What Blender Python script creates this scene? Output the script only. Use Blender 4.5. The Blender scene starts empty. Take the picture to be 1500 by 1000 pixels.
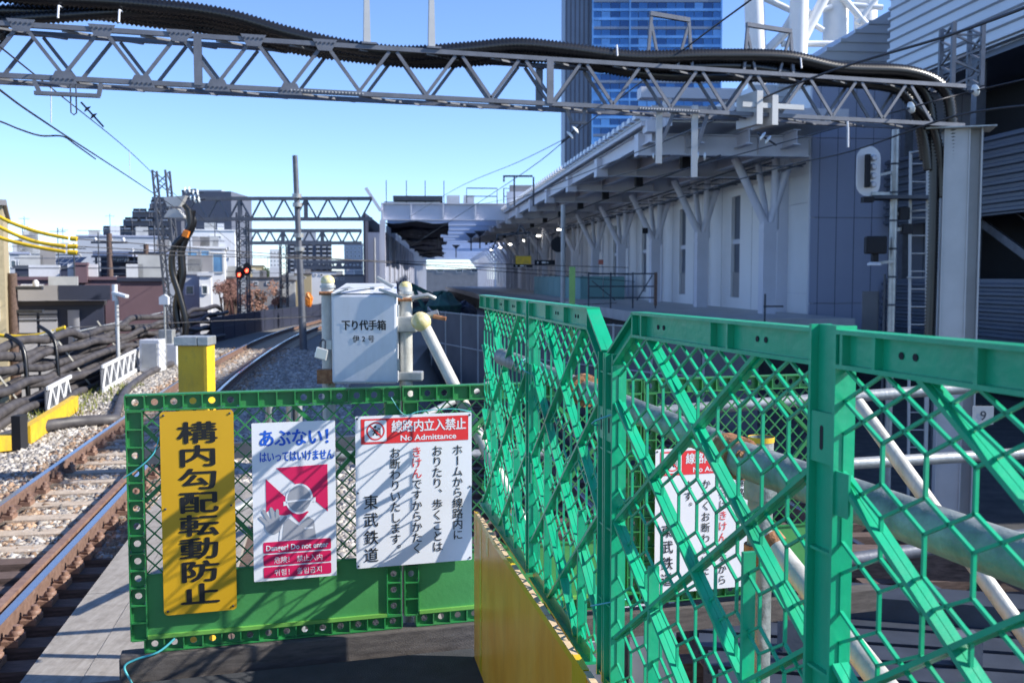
import bpy, math, random
import numpy as np
from mathutils import Vector, Matrix
random.seed(7); rng = np.random.default_rng(7)
S = bpy.context.scene
COL = S.collection
# ---------------------------------------------------------------- camera
F = 1458.0; EYE = 1.5; PIT = math.atan(94/F)
cam = bpy.data.cameras.new('camera'); cam.lens = 35.0; cam.sensor_width = 36.0
cam.clip_start = .05; cam.clip_end = 5000
cam.dof.use_dof = True; cam.dof.focus_distance = 2.5; cam.dof.aperture_fstop = 9.0
co = bpy.data.objects.new('camera', cam); COL.objects.link(co)
co.location = (0, 0, EYE); co.rotation_euler = (math.pi/2 - PIT, 0, 0)
S.camera = co
# ---------------------------------------------------------------- sky and sun
SUN_EL = math.radians(34); SUN_AZ = math.radians(-4)      # azimuth measured from +X towards +Y
w = bpy.data.worlds.new('World'); S.world = w; w.use_nodes = True
nt = w.node_tree; bg = nt.nodes['Background']
sk = nt.nodes.new('ShaderNodeTexSky'); sk.sky_type = 'NISHITA'; sk.sun_disc = False
sk.sun_elevation = SUN_EL; sk.sun_rotation = math.pi/2 - SUN_AZ
sk.air_density = 0.8; sk.dust_density = 0.0; sk.ozone_density = 2.5; sk.altitude = 800
wb = nt.nodes.new('ShaderNodeMixRGB'); wb.blend_type = 'MULTIPLY'; wb.inputs[0].default_value = 1; wb.inputs[2].default_value = (.84,.93,1.12,1)   # cool white balance
nt.links.new(sk.outputs[0], wb.inputs[1]); nt.links.new(wb.outputs[0], bg.inputs[0]); bg.inputs[1].default_value = 0.14
sl = bpy.data.lights.new('sun', 'SUN'); sl.energy = 5.0; sl.angle = math.radians(.6); sl.color = (1, .95, .87)
so = bpy.data.objects.new('sun', sl); COL.objects.link(so)
sd = Vector((math.cos(SUN_EL)*math.cos(SUN_AZ), math.cos(SUN_EL)*math.sin(SUN_AZ), math.sin(SUN_EL)))
so.rotation_euler = sd.to_track_quat('Z', 'Y').to_euler()
S.view_settings.view_transform = 'Standard'; S.view_settings.look = 'None'
S.view_settings.gamma = 1; S.view_settings.use_curve_mapping = False
S.view_settings.exposure = 0.8

# ---------------------------------------------------------------- helpers
def ray(px, py):
    x = (px-750)/F; y = (500-py)/F
    dy = math.cos(PIT)+y*math.sin(PIT); dz = -math.sin(PIT)+y*math.cos(PIT)
    return x/dy, dz/dy
def U(px, py, Y):
    a, b = ray(px, py); return Vector((a*Y, Y, EYE+b*Y))
def V(*a): return Vector(a)
class MB:
    def __init__(s): s.v = []; s.f = []; s.s = []
    def add(s, v, f, sm=False):
        n = len(s.v); s.v += [tuple(p) for p in v]; s.f += [tuple(i+n for i in q) for q in f]; s.s += [sm]*len(f); return s
    def box(s, x0, x1, y0, y1, z0, z1):
        if x0 > x1: x0, x1 = x1, x0
        if y0 > y1: y0, y1 = y1, y0
        if z0 > z1: z0, z1 = z1, z0
        return s.add([(x0,y0,z0),(x1,y0,z0),(x1,y1,z0),(x0,y1,z0),(x0,y0,z1),(x1,y0,z1),(x1,y1,z1),(x0,y1,z1)],
              [(0,3,2,1),(4,5,6,7),(0,1,5,4),(1,2,6,5),(2,3,7,6),(3,0,4,7)])
    def beam(s, p, q, w, h, up=(0,0,1), e=0):
        p = Vector(p); q = Vector(q); d = (q-p).normalized(); p = p-d*e; q = q+d*e
        u = Vector(up); a = d.cross(u)
        if a.length < 1e-4: a = d.cross(Vector((1,0,0)))
        a.normalize(); b = a.cross(d); a *= w/2; b *= h/2
        return s.add([p-a-b,p+a-b,p+a+b,p-a+b,q-a-b,q+a-b,q+a+b,q-a+b],
              [(0,1,2,3),(7,6,5,4),(0,4,5,1),(1,5,6,2),(2,6,7,3),(3,7,4,0)])
    def tube(s, pts, r, n=8, caps=True, sm=True):
        pts = [Vector(p) for p in pts]; m = len(pts)
        rs = r if hasattr(r, '__len__') else [r]*m
        V_ = []; prev = None
        for i in range(m):
            t = (pts[min(i+1,m-1)]-pts[max(i-1,0)])
            if t.length < 1e-9: t = Vector((0,0,1))
            t.normalize()
            if prev is None:
                a = t.cross(Vector((0,0,1)));
                if a.length < .05: a = t.cross(Vector((1,0,0)))
            else: a = prev - t*prev.dot(t)
            a.normalize(); prev = a; b = t.cross(a)
            for k in range(n):
                an = 2*math.pi*k/n; V_.append(pts[i]+(a*math.cos(an)+b*math.sin(an))*rs[i])
        fs = [(i*n+k, i*n+(k+1)%n, (i+1)*n+(k+1)%n, (i+1)*n+k) for i in range(m-1) for k in range(n)]
        s.add(V_, fs, sm)
        if caps:
            s.add(V_[:n], [tuple(range(n-1,-1,-1))]); s.add(V_[-n:], [tuple(range(n))])
        return s
    def lathe(s, prof, c, n=14, axis=(0,0,1)):
        ax = Vector(axis).normalized(); c = Vector(c)
        pts = [c+ax*z for r, z in prof]
        a = ax.cross(Vector((0,0,1)))
        if a.length < .05: a = ax.cross(Vector((1,0,0)))
        a.normalize(); b = ax.cross(a); V_ = []
        for (r, z), p in zip(prof, pts):
            for k in range(n): V_.append(p+(a*math.cos(2*math.pi*k/n)+b*math.sin(2*math.pi*k/n))*max(r,1e-4))
        m = len(prof)
        s.add(V_, [(i*n+k, i*n+(k+1)%n, (i+1)*n+(k+1)%n, (i+1)*n+k) for i in range(m-1) for k in range(n)], True)
        s.add(V_[:n], [tuple(range(n-1,-1,-1))]); s.add(V_[-n:], [tuple(range(n))])
        return s
    def prism(s, poly, y0, y1):                       # polygon in x,z extruded along y
        n = len(poly)
        v = [(x,y0,z) for x, z in poly]+[(x,y1,z) for x, z in poly]
        return s.add(v, [tuple(range(n)), tuple(range(2*n-1,n-1,-1))]+[(i,(i+n),(i+1)%n+n,(i+1)%n) for i in range(n)])
    def hprism(s, poly, z0, z1):                      # polygon in x,y extruded along z
        n = len(poly)
        v = [(x,y,z0) for x, y in poly]+[(x,y,z1) for x, y in poly]
        return s.add(v, [tuple(range(n-1,-1,-1)), tuple(range(n,2*n))]+[(i,(i+1)%n,(i+1)%n+n,i+n) for i in range(n)])
    def mesh(s, name, mat):
        me = bpy.data.meshes.new(name); me.from_pydata(s.v, [], s.f)
        me.polygons.foreach_set('use_smooth', s.s); me.materials.append(mat); me.update(); return me
def link(name, me, parent=None):
    o = bpy.data.objects.new(name, me); COL.objects.link(o)
    if parent: o.parent = parent
    return o
def part(name, mb, mat, parent=None, world=False, bevel=0):
    if world and parent:
        L = parent.location; c, s_ = math.cos(-parent.rotation_euler.z), math.sin(-parent.rotation_euler.z)
        mb.v = [((x-L.x)*c-(y-L.y)*s_, (x-L.x)*s_+(y-L.y)*c, z-L.z) for x, y, z in mb.v]
    o = link(name, mb.mesh(name, mat), parent)
    if bevel:
        b = o.modifiers.new('bevel', 'BEVEL'); b.width = bevel; b.segments = 2; b.limit_method = 'ANGLE'
    return o
def tag(o, label, cat, group=None):
    o['label'] = label; o['category'] = cat
    if group: o['group'] = group
    return o
def thing(name, label, cat, loc=(0,0,0), rz=0, group=None):
    o = bpy.data.objects.new(name, None); COL.objects.link(o); o.location = loc; o.rotation_euler = (0,0,rz)
    o.empty_display_size = .1
    return tag(o, label, cat, group)
def single(name, label, cat, mb, mat, group=None, bevel=0):
    return tag(part(name, mb, mat, None, False, bevel), label, cat, group)
def struct(name, mb, mat):
    o = part(name, mb, mat); o['kind'] = 'structure'; return o
def kids(o): return [c for c in COL.objects if c.parent == o]
def dup(o, loc=None, rz=None, label=None, group=None, parent=None):
    ks = kids(o)
    c = o.copy(); COL.objects.link(c); c.parent = parent
    if loc is not None: c.location = loc
    if rz is not None: c.rotation_euler = (0,0,rz)
    if label: c['label'] = label
    if group: c['group'] = group
    for k in ks: dup(k, parent=c)
    return c

# ---------------------------------------------------------------- materials
def mat(name, col, rough=.6, metal=0, var=.12, scale=4, bump=.0, bscale=60, col2=None, spec=.5, stretch=None, coat=0, emis=0, alpha=1, detail=6, dirt=0, dcol=(.09,.07,.05)):
    m = bpy.data.materials.new(name); m.use_nodes = True
    n = m.node_tree; b = n.nodes['Principled BSDF']
    tc = n.nodes.new('ShaderNodeTexCoord'); mp = n.nodes.new('ShaderNodeMapping')
    n.links.new(tc.outputs['Object'], mp.inputs[0])
    if stretch: mp.inputs['Scale'].default_value = stretch
    no = n.nodes.new('ShaderNodeTexNoise'); no.inputs['Scale'].default_value = scale; no.inputs['Detail'].default_value = detail
    no.inputs['Roughness'].default_value = .62
    n.links.new(mp.outputs[0], no.inputs['Vector'])
    cr = n.nodes.new('ShaderNodeValToRGB'); cr.color_ramp.elements[0].position = .32; cr.color_ramp.elements[1].position = .68
    c2 = col2 or tuple(c*(1+var) for c in col); c1 = col if col2 else tuple(c*(1-var) for c in col)
    cr.color_ramp.elements[0].color = (*c1,1); cr.color_ramp.elements[1].color = (*[min(1,c) for c in c2],1)
    n.links.new(no.outputs[0], cr.inputs[0])
    if dirt:
        m2 = n.nodes.new('ShaderNodeMapping'); m2.inputs['Scale'].default_value = (1,1,.3); n.links.new(tc.outputs['Object'], m2.inputs[0])
        n3 = n.nodes.new('ShaderNodeTexNoise'); n3.inputs['Scale'].default_value = 11; n3.inputs['Detail'].default_value = 9; n3.inputs['Roughness'].default_value = .7
        n.links.new(m2.outputs[0], n3.inputs['Vector']); c3 = n.nodes.new('ShaderNodeValToRGB')
        c3.color_ramp.elements[0].position = .46; c3.color_ramp.elements[0].color = (0,0,0,1); c3.color_ramp.elements[1].position = .72; c3.color_ramp.elements[1].color = (dirt,dirt,dirt,1)
        mx = n.nodes.new('ShaderNodeMixRGB'); mx.inputs[2].default_value = (*dcol,1)
        n.links.new(n3.outputs[0], c3.inputs[0]); n.links.new(c3.outputs[0], mx.inputs[0]); n.links.new(cr.outputs[0], mx.inputs[1]); n.links.new(mx.outputs[0], b.inputs['Base Color'])
    else: n.links.new(cr.outputs[0], b.inputs['Base Color'])
    b.inputs['Roughness'].default_value = rough; b.inputs['Metallic'].default_value = metal
    b.inputs['Specular IOR Level'].default_value = spec; b.inputs['Coat Weight'].default_value = coat
    if emis:
        b.inputs['Emission Color'].default_value = (*col,1); b.inputs['Emission Strength'].default_value = emis
    if alpha < 1: b.inputs['Alpha'].default_value = alpha
    if bump:
        n2 = n.nodes.new('ShaderNodeTexNoise'); n2.inputs['Scale'].default_value = bscale; n2.inputs['Detail'].default_value = 4
        n.links.new(mp.outputs[0], n2.inputs['Vector'])
        bp = n.nodes.new('ShaderNodeBump'); bp.inputs['Strength'].default_value = bump; bp.inputs['Distance'].default_value = .02
        n.links.new(n2.outputs[0], bp.inputs['Height']); n.links.new(bp.outputs[0], b.inputs['Normal'])
    return m
M = dict(
 teal = mat('green_plastic', (.008,.38,.185), .30, dirt=.22, dcol=(.16,.24,.19), var=.16, scale=3, bump=.06, bscale=40),
 green = mat('leaf_green_plastic', (.02,.20,.05), .42, dirt=.35, dcol=(.10,.12,.07), var=.18, scale=3, bump=.06, bscale=30),
 greenboard = mat('green_board', (.05,.24,.065), .5, var=.14, scale=2.5, bump=.05),
 lime = mat('sunlit_green_plastic', (.13,.34,.06), .5, var=.2),  # lime tint stands in for sunlight on the barrier's lower lip
 steel = mat('grey_painted_steel', (.12,.13,.155), .5, .3, var=.18, scale=5, bump=.08),
 dsteel = mat('dark_steel', (.055,.065,.085), .5, .4, var=.25, scale=4),
 lsteel = mat('pale_grey_steel', (.44,.45,.45), .5, .1, var=.13, scale=1.2, bump=.03),
 galv = mat('galvanised_steel', (.30,.32,.32), .42, .45, scale=7, col2=(.46,.47,.46), bump=.1, bscale=50, dirt=.3),
 galvold = mat('weathered_galvanised_pipe', (.13,.17,.165), .5, .3, scale=9, col2=(.36,.38,.37), bump=.25, bscale=45, dirt=.6, dcol=(.05,.05,.04)),
 hose = mat('black_corrugated_hose', (.008,.008,.009), .32, var=.2, spec=.6),
 conduit = mat('grey_black_conduit', (.035,.032,.035), .55, var=.35, scale=3, col2=(.09,.082,.082)),
 rust = mat('rusty_rail_side', (.11,.062,.045), .75, scale=14, col2=(.20,.125,.095), bump=.3, bscale=60),
 head = mat('polished_rail_head', (.42,.44,.48), .18, .9, var=.1, scale=20),
 oldrail = mat('brown_guard_rail', (.17,.09,.06), .6, scale=12, col2=(.28,.17,.12), bump=.2),
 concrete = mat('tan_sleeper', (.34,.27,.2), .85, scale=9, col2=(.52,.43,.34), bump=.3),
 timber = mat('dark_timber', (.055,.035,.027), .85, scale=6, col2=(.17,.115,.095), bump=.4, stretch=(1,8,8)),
 plank = mat('weathered_grey_board', (.24,.215,.185), .8, dirt=.45, scale=5, col2=(.34,.31,.275), bump=.25, stretch=(9,1,9)),
 beamwood = mat('old_dark_plank', (.05,.043,.04), .85, scale=4, col2=(.12,.105,.095), bump=.4, stretch=(1,7,12)),
 ply = mat('varnished_plywood', (.80,.33,.025), .32, scale=3, col2=(.90,.46,.06), bump=.05, stretch=(2,2,1), dirt=.3, dcol=(.4,.18,.04), coat=.0, spec=.25),
 tape = mat('yellow_tape', (.72,.47,.01), .35, var=.1, coat=.3, scale=9, bump=.1),
 plyedge = mat('plywood_edge', (.5,.36,.2), .8, scale=30, col2=(.66,.5,.32), stretch=(6,1,1)),
 asphalt = mat('dark_floor_mat', (.035,.037,.042), .85, var=.25, scale=12, bump=.3, bscale=200),
 gravel = mat('dark_gravel_bed', (.10,.095,.09), .95, scale=24, col2=(.24,.225,.205), bump=1, bscale=40),
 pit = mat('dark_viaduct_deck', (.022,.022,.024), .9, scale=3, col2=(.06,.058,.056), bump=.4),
 street = mat('street_ground', (.05,.05,.052), .9, scale=.3, var=.3),
 yellow = mat('yellow_enamel_sign', (.58,.33,.01), .35, var=.06, scale=3, coat=.2),
 ypaint = mat('yellow_paint', (.78,.50,.02), .5, dirt=.55, dcol=(.22,.15,.06), scale=5, col2=(.62,.38,.02), bump=.08),
 signw = mat('white_sign_face', (.74,.75,.77), .4, var=.03, scale=3, coat=.15),
 signred = mat('sign_red', (.70,.03,.035), .45, var=.05), crim = mat('sign_crimson', (.62,.01,.09), .45, var=.04),
 pgrey = mat('pictogram_grey', (.33,.34,.37), .5, var=.04), pblue = mat('lettering_blue', (.01,.10,.55), .45, var=.05),
 black = mat('lettering_black', (.008,.008,.009), .5, var=.1), dark = mat('dark_recess', (.012,.013,.017), .8),
 boxw = mat('pale_enamel_box', (.60,.62,.66), .35, dirt=.22, dcol=(.3,.27,.22), var=.035, scale=4, coat=.2, bump=.02),
 white = mat('white_wall_paint', (.72,.73,.74), .6, var=.05, scale=.4),
 stwall = mat('station_wall_panel', (.76,.75,.74), .55, var=.05, scale=.25),
 stcol = mat('station_white_steel', (.60,.61,.67), .5, var=.07, scale=.6),
 endwall = mat('blue_grey_cladding', (.31,.345,.46), .5, var=.05, scale=.3),
 siding = mat('silver_siding', (.50,.52,.55), .38, .35, var=.06, scale=.4),
 louv = mat('dark_louvre', (.10,.12,.16), .45, .3, var=.1, scale=.5),
 glass = mat('blue_glass', (.06,.17,.36), .08, .55, var=.4, scale=.06, spec=.8),
 glass2 = mat('pale_blue_glass', (.16,.33,.56), .1, .5, var=.3, scale=.08, spec=.8),
 glass3 = mat('dark_blue_glass', (.03,.09,.22), .06, .5, var=.3, scale=.08, spec=.8),
 towergrey = mat('tower_grey_panel', (.19,.24,.33), .5, .1, var=.08, scale=.1),
 pane = mat('window_glass', (.06,.09,.12), .12, .2, var=.3, scale=2, spec=.8),
 insul = mat('glass_insulator', (.78,.84,.84), .08, var=.04, spec=.8, coat=.5),
 browni = mat('brown_porcelain', (.05,.035,.035), .25, var=.2),
 cap = mat('yellow_plastic_cap', (.62,.50,.14), .4, scale=40, col2=(.68,.62,.42), bump=.1),
 cream = mat('cream_painted_pipe', (.42,.41,.36), .45, .1, dirt=.5, dcol=(.16,.12,.08), scale=7, col2=(.60,.59,.54), bump=.1),
 brn = mat('purple_brown_wall', (.14,.085,.10), .7, var=.12, scale=.5),
 fascia = mat('grey_fascia', (.28,.27,.27), .6, var=.12, scale=.5), navy = mat('navy_fascia', (.025,.03,.055), .5, var=.2, scale=.5),
 mans = mat('slate_mansion_wall', (.095,.105,.14), .6, var=.06, scale=.05), mansl = mat('pale_balcony', (.36,.39,.44), .6, var=.08, scale=.1),
 tile = mat('beige_tile_wall', (.40,.33,.20), .6, var=.14, scale=8), solar = mat('solar_panel', (.012,.02,.05), .2, .2, var=.3),
 teald = mat('pale_teal_hoarding', (.16,.33,.33), .6, var=.1, scale=.5), pgreen = mat('light_green_post', (.22,.42,.12), .6, var=.08),
 cloth = mat('dark_green_tarp', (.012,.05,.045), .8, scale=2, col2=(.03,.12,.09), bump=.6, bscale=6),
 net = mat('dark_blue_netting', (.012,.018,.04), .9, scale=1.5, var=.5, bump=.5, bscale=5),
 ceil = mat('skylit_ceiling_steel', (.50,.58,.74), .5, var=.05, scale=.2),  # white girder paint with blue sky light put into the colour
 autumn = mat('autumn_leaves', (.20,.10,.08), .8, var=.4, scale=1), autumn2 = mat('orange_leaves', (.26,.14,.10), .8, var=.4, scale=1),
 leaf = mat('green_leaves', (.05,.09,.025), .8, var=.4, scale=1), bark = mat('bark', (.09,.06,.045), .9, var=.3, scale=6, bump=.4),
 roof = mat('dark_roof', (.07,.065,.075), .7, var=.15, scale=1), brick = mat('red_brown_wall', (.22,.10,.075), .7, var=.1, scale=1),
 haygrey = mat('grey_mesh_sheet', (.15,.155,.17), .8, var=.15, scale=1.2, alpha=.86), shutter = mat('grey_shutter', (.35,.36,.40), .5, var=.08, scale=.6),
 tie = mat('cyan_tie_wire', (.08,.42,.45), .45), orange = mat('orange_cover', (.75,.22,.02), .5), pinkplate = mat('red_walkway_plate', (.45,.14,.10), .7, var=.12),
 wire = mat('dark_wire', (.045,.045,.05), .5, .5), lamp = mat('lit_lamp', (1,.93,.8), .4, emis=9), redlamp = mat('lit_red_signal', (1,.06,.03), .3, emis=7),
 weed = mat('yellow_green_weed', (.17,.19,.04), .9, var=.4, scale=30), orust = mat('rusted_clamp', (.20,.075,.03), .8, scale=40, col2=(.42,.20,.09), bump=.4),
 lockm = mat('padlock_metal', (.66,.66,.62), .3, .4, var=.05),
)
def stonemat(nm='ballast_stone', f=(1,1,1)):
    m = bpy.data.materials.new(nm); m.use_nodes = True; n = m.node_tree; b = n.nodes['Principled BSDF']
    g = n.nodes.new('ShaderNodeNewGeometry'); cr = n.nodes.new('ShaderNodeValToRGB')
    e = cr.color_ramp.elements; e[0].position = 0; e[0].color = (.17,.15,.13,1); e[1].position = 1; e[1].color = (.60,.57,.53,1)
    for p, c in ((.25,(.36,.32,.27,1)),(.5,(.24,.235,.24,1)),(.75,(.48,.43,.37,1))): x = e.new(p); x.color = c
    for x in e: x.color = (x.color[0]*f[0], x.color[1]*f[1], x.color[2]*f[2], 1)
    n.links.new(g.outputs['Random Per Island'], cr.inputs[0]); n.links.new(cr.outputs[0], b.inputs['Base Color'])
    b.inputs['Roughness'].default_value = .85; return m
M['stone'] = stonemat(); M['rstone'] = stonemat('rusty_ballast_stone', (.80,.58,.42))

# ---------------------------------------------------------------- lettering
_tc = {}
def glyph(ch, off=.0):
    k = (ch, off)
    if k in _tc: return _tc[k]
    c = bpy.data.curves.new('t', 'FONT'); c.body = ch; c.resolution_u = 3; c.offset = off
    o = bpy.data.objects.new('t', c); COL.objects.link(o)
    bpy.context.view_layer.update()
    me = bpy.data.meshes.new_from_object(o.evaluated_get(bpy.context.evaluated_depsgraph_get()))
    v = [(p.co.x, p.co.y) for p in me.vertices]; f = [tuple(p.vertices) for p in me.polygons]
    bpy.data.objects.remove(o); bpy.data.curves.remove(c); bpy.data.meshes.remove(me)
    _tc[k] = (v, f); return v, f
def put(mb, ch, cx, cz, w, h, y, off=.02, mode='em'):
    v, f = glyph(ch)
    if not v: return
    x0 = min(p[0] for p in v); x1 = max(p[0] for p in v); z0 = min(p[1] for p in v); z1 = max(p[1] for p in v)
    if mode == 'em': ox, oz = .5, .38
    else: ox, oz = (x0+x1)/2, .36
    q = [(p[0]-ox, p[1]-oz) for p in v]
    if mode == 'em' and ch == 'ー': q = [(b, -a) for a, b in q]; f = f
    if mode == 'em' and ch in '。、': q = [(a+.6, b+.55) for a, b in q]
    for i, (da, db) in enumerate(((0,0),(off,0),(-off,0),(0,off*.6),(0,-off*.6)) if off > .004 else ((0,0),)):
        mb.add([(cx+(a+da)*w, y-i*.00012, cz+(b+db)*h) for a, b in q], f)
def latin(mb, text, x0, x1, zc, h, y, off=.015):
    v, f = glyph(text, min(off,.02)); a = min(p[0] for p in v); b = max(p[0] for p in v)
    mb.add([(x0+(p[0]-a)/(b-a)*(x1-x0), y, zc+(p[1]-.35)*h) for p in v], f)
def disc(cx, cz, r, n=28, a0=0, a1=2*math.pi, rz=None):
    rz = rz or r
    return [(cx+r*math.cos(a0+(a1-a0)*i/n), cz+rz*math.sin(a0+(a1-a0)*i/n)) for i in range(n if a1-a0 > 6 else n+1)]
def flat(mb, poly, y): mb.add([(x,y,z) for x, z in poly], [tuple(range(len(poly)))])
def rrect(x0, x1, z0, z1, r, n=5):
    p = []
    for cx, cz, a in ((x1-r,z1-r,0),(x0+r,z1-r,90),(x0+r,z0+r,180),(x1-r,z0+r,270)):
        p += [(cx+r*math.cos(math.radians(a+90*i/n)), cz+r*math.sin(math.radians(a+90*i/n))) for i in range(n+1)]
    return p

# ================================================================ SETTING
struct('street_ground', MB().box(-2500,2500,-60,4000,-7.6,-7.0), M['street'])
# viaduct deck under everything on the railway
HS = math.radians(6.3)                                   # station axis
sA = V(-math.sin(HS), math.cos(HS), 0); sR = V(math.cos(HS), math.sin(HS), 0)
def ST(d, l, z): p = sR*d+sA*l; return V(p.x, p.y, z)
vleft = [(-7.6,-6),(-8.2,10),(-9.1,15.5),(-10.2,22),(-11.7,30),(-13.2,45),(-14.2,65),(-15,95),(-12,140),(-4,220),(8,300)]
poly = vleft+[(60,300),(40,60),(34,-6)]
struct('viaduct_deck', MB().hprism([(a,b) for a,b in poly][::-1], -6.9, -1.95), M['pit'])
# deck / floor where the photographer stands
fl = MB().hprism([(-1.5,-1.5),(.5,-1.5),(.5,.35),(.20,2.1),(-.16,3.95),(-1.5,3.57)], -.12, 0)
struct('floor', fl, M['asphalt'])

# --- main track path (centre line)
PTH = [(-2.28,-3),(-2.84,0),(-4.71,10),(-6.02,17),(-7.4,25),(-9.0,37),(-9.75,46),(-10.15,56),(-10.1,72),(-8.8,95),(-5,130),(3,180)]
def crom(P, n=10):
    out = []
    for i in range(len(P)-1):
        p0 = P[max(i-1,0)]; p1 = P[i]; p2 = P[i+1]; p3 = P[min(i+2,len(P)-1)]
        for k in range(n):
            t = k/n
            out.append(tuple(.5*((2*b)+(-a+c)*t+(2*a-5*b+4*c-d)*t*t+(-a+3*b-3*c+d)*t**3) for a,b,c,d in zip(p0,p1,p2,p3)))
    out.append(P[-1]); return out
path = crom(PTH, 10)
def offpath(path, off, z):
    o = []
    for i, p in enumerate(path):
        a = path[max(i-1,0)]; b = path[min(i+1,len(path)-1)]; d = Vector((b[0]-a[0], b[1]-a[1])).normalized()
        o.append(V(p[0]+d.y*off, p[1]-d.x*off, z))
    return o
ZR = -.85
def sweep(pts, prof, mb=None):
    mb = mb or MB(); n = len(prof); vs = []
    for i, p in enumerate(pts):
        d = (pts[min(i+1,len(pts)-1)]-pts[max(i-1,0)]).normalized(); a = V(d.y,-d.x,0)
        vs += [p+a*x+V(0,0,z) for x, z in prof]
    fs = [(i*n+k,(i+1)*n+k,(i+1)*n+(k+1)%n,i*n+(k+1)%n) for i in range(len(pts)-1) for k in range(n)]
    mb.add(vs, fs); mb.add(vs[:n], [tuple(range(n))]); return mb
RAIL = [(-.034,-.001),(-.036,-.035),(-.012,-.045),(-.012,-.125),(-.065,-.14),(-.065,-.155),(.065,-.155),(.065,-.14),(.012,-.125),(.012,-.045),(.036,-.035),(.034,-.001)]
HEAD = [(-.031,-.0005),(.031,-.0005),(.033,-.012),(.0335,.0),(.028,.004),(-.028,.004),(-.0335,0),(-.033,-.012)]
def bed(pts, w, z0, z1, ys):
    pp = [p for p in pts if p.y >= ys]; return sweep(pp, [(-w,z1),(-w-.6,z0),(w+.6,z0),(w,z1)])
# ballast bed (one sheet sitting on the deck) from Y=8.9 on
pl = offpath(path, 0, 0)
bm = MB()
pp = [p for p in pl if p.y >= 8.7]; n = len(pp)
lx = [-1.0]*n
vs = []
for p in pp:
    xl = np.interp(p.y, [v[1] for v in vleft], [v[0] for v in vleft])-.02
    vs += [V(xl,p.y,-1.98), V(xl,p.y,-1.085), V(p.x+3.4+max(0,(p.y-12))*.10,p.y,-1.085), V(p.x+4.0+max(0,(p.y-12))*.10,p.y,-1.98)]
bm.add(vs, [(i*4+k,(i+1)*4+k,(i+1)*4+k+1,i*4+k+1) for i in range(n-1) for k in range(3)]); bm.add(vs[:4], [(0,1,2,3)])
o = struct('ballast_bed', bm, M['gravel'])
# loose stones
def stones(cx, cy, cz, size, name, mt='stone'):
    N = len(cx)
    base = np.array([(-1,-1,-1),(1,-1,-1),(1,1,-1),(-1,1,-1),(-1,-1,1),(1,-1,1),(1,1,1),(-1,1,1)], float)*.5
    v = base[None]*(size[:,None,None])*rng.uniform(.6,1.15,(N,1,3))+rng.normal(0,1,(N,8,3))*(size[:,None,None]*.13)
    q = rng.normal(0,1,(N,4)); q /= np.linalg.norm(q,axis=1)[:,None]; a,b,c,d = q.T
    R = np.stack([1-2*(c*c+d*d),2*(b*c-a*d),2*(b*d+a*c),2*(b*c+a*d),1-2*(b*b+d*d),2*(c*d-a*b),2*(b*d-a*c),2*(c*d+a*b),1-2*(b*b+c*c)],1).reshape(N,3,3)
    v = np.einsum('nij,nkj->nki', R, v)+np.stack([cx,cy,cz],1)[:,None,:]
    fq = np.array([(0,3,2,1),(4,5,6,7),(0,1,5,4),(1,2,6,5),(2,3,7,6),(3,0,4,7)])
    f = (fq[None]+np.arange(N)[:,None,None]*8).reshape(-1)
    me = bpy.data.meshes.new(name); me.vertices.add(N*8); me.vertices.foreach_set('co', v.reshape(-1).astype(np.float32))
    me.loops.add(N*24); me.loops.foreach_set('vertex_index', f.astype(np.int32)); me.polygons.add(N*6)
    me.polygons.foreach_set('loop_start', np.arange(N*6,dtype=np.int32)*4); me.polygons.foreach_set('loop_total', np.full(N*6,4,np.int32))
    me.materials.append(M[mt]); me.update(); me.validate()
    o = link(name, me); o['kind'] = 'stuff'; return o
N = 120000
cy = 8.8+(rng.random(N)**2.0)*26
px_ = np.interp(cy, [p.y for p in pl], [p.x for p in pl])
xl_ = np.interp(cy, [v[1] for v in vleft], [v[0] for v in vleft])+.3
cx = xl_+rng.random(N)*(px_+3.3-xl_)
dtr = np.abs(cx-px_)
cz = -1.085+rng.random(N)*.035+np.where((dtr > .75)&(dtr < 1.6), .03, 0)
keep = ~((np.abs(dtr-.565) < .1))
size = rng.uniform(.035,.07,N)*(1+.02*(cy-8)); rus = rng.random(N) < np.clip(1.25-np.abs(dtr-.6)*2.0, 0, .8)
k1 = keep & ~rus; k2 = keep & rus
tag(stones(cx[k1], cy[k1], cz[k1], size[k1], 'ballast_stones'), 'pale grey and tan ballast stones around the left tracks', 'ballast')
tag(stones(cx[k2], cy[k2], cz[k2], size[k2], 'rusty_ballast_stones', 'rstone'), 'rust stained ballast stones close to the left rails', 'ballast')

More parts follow.
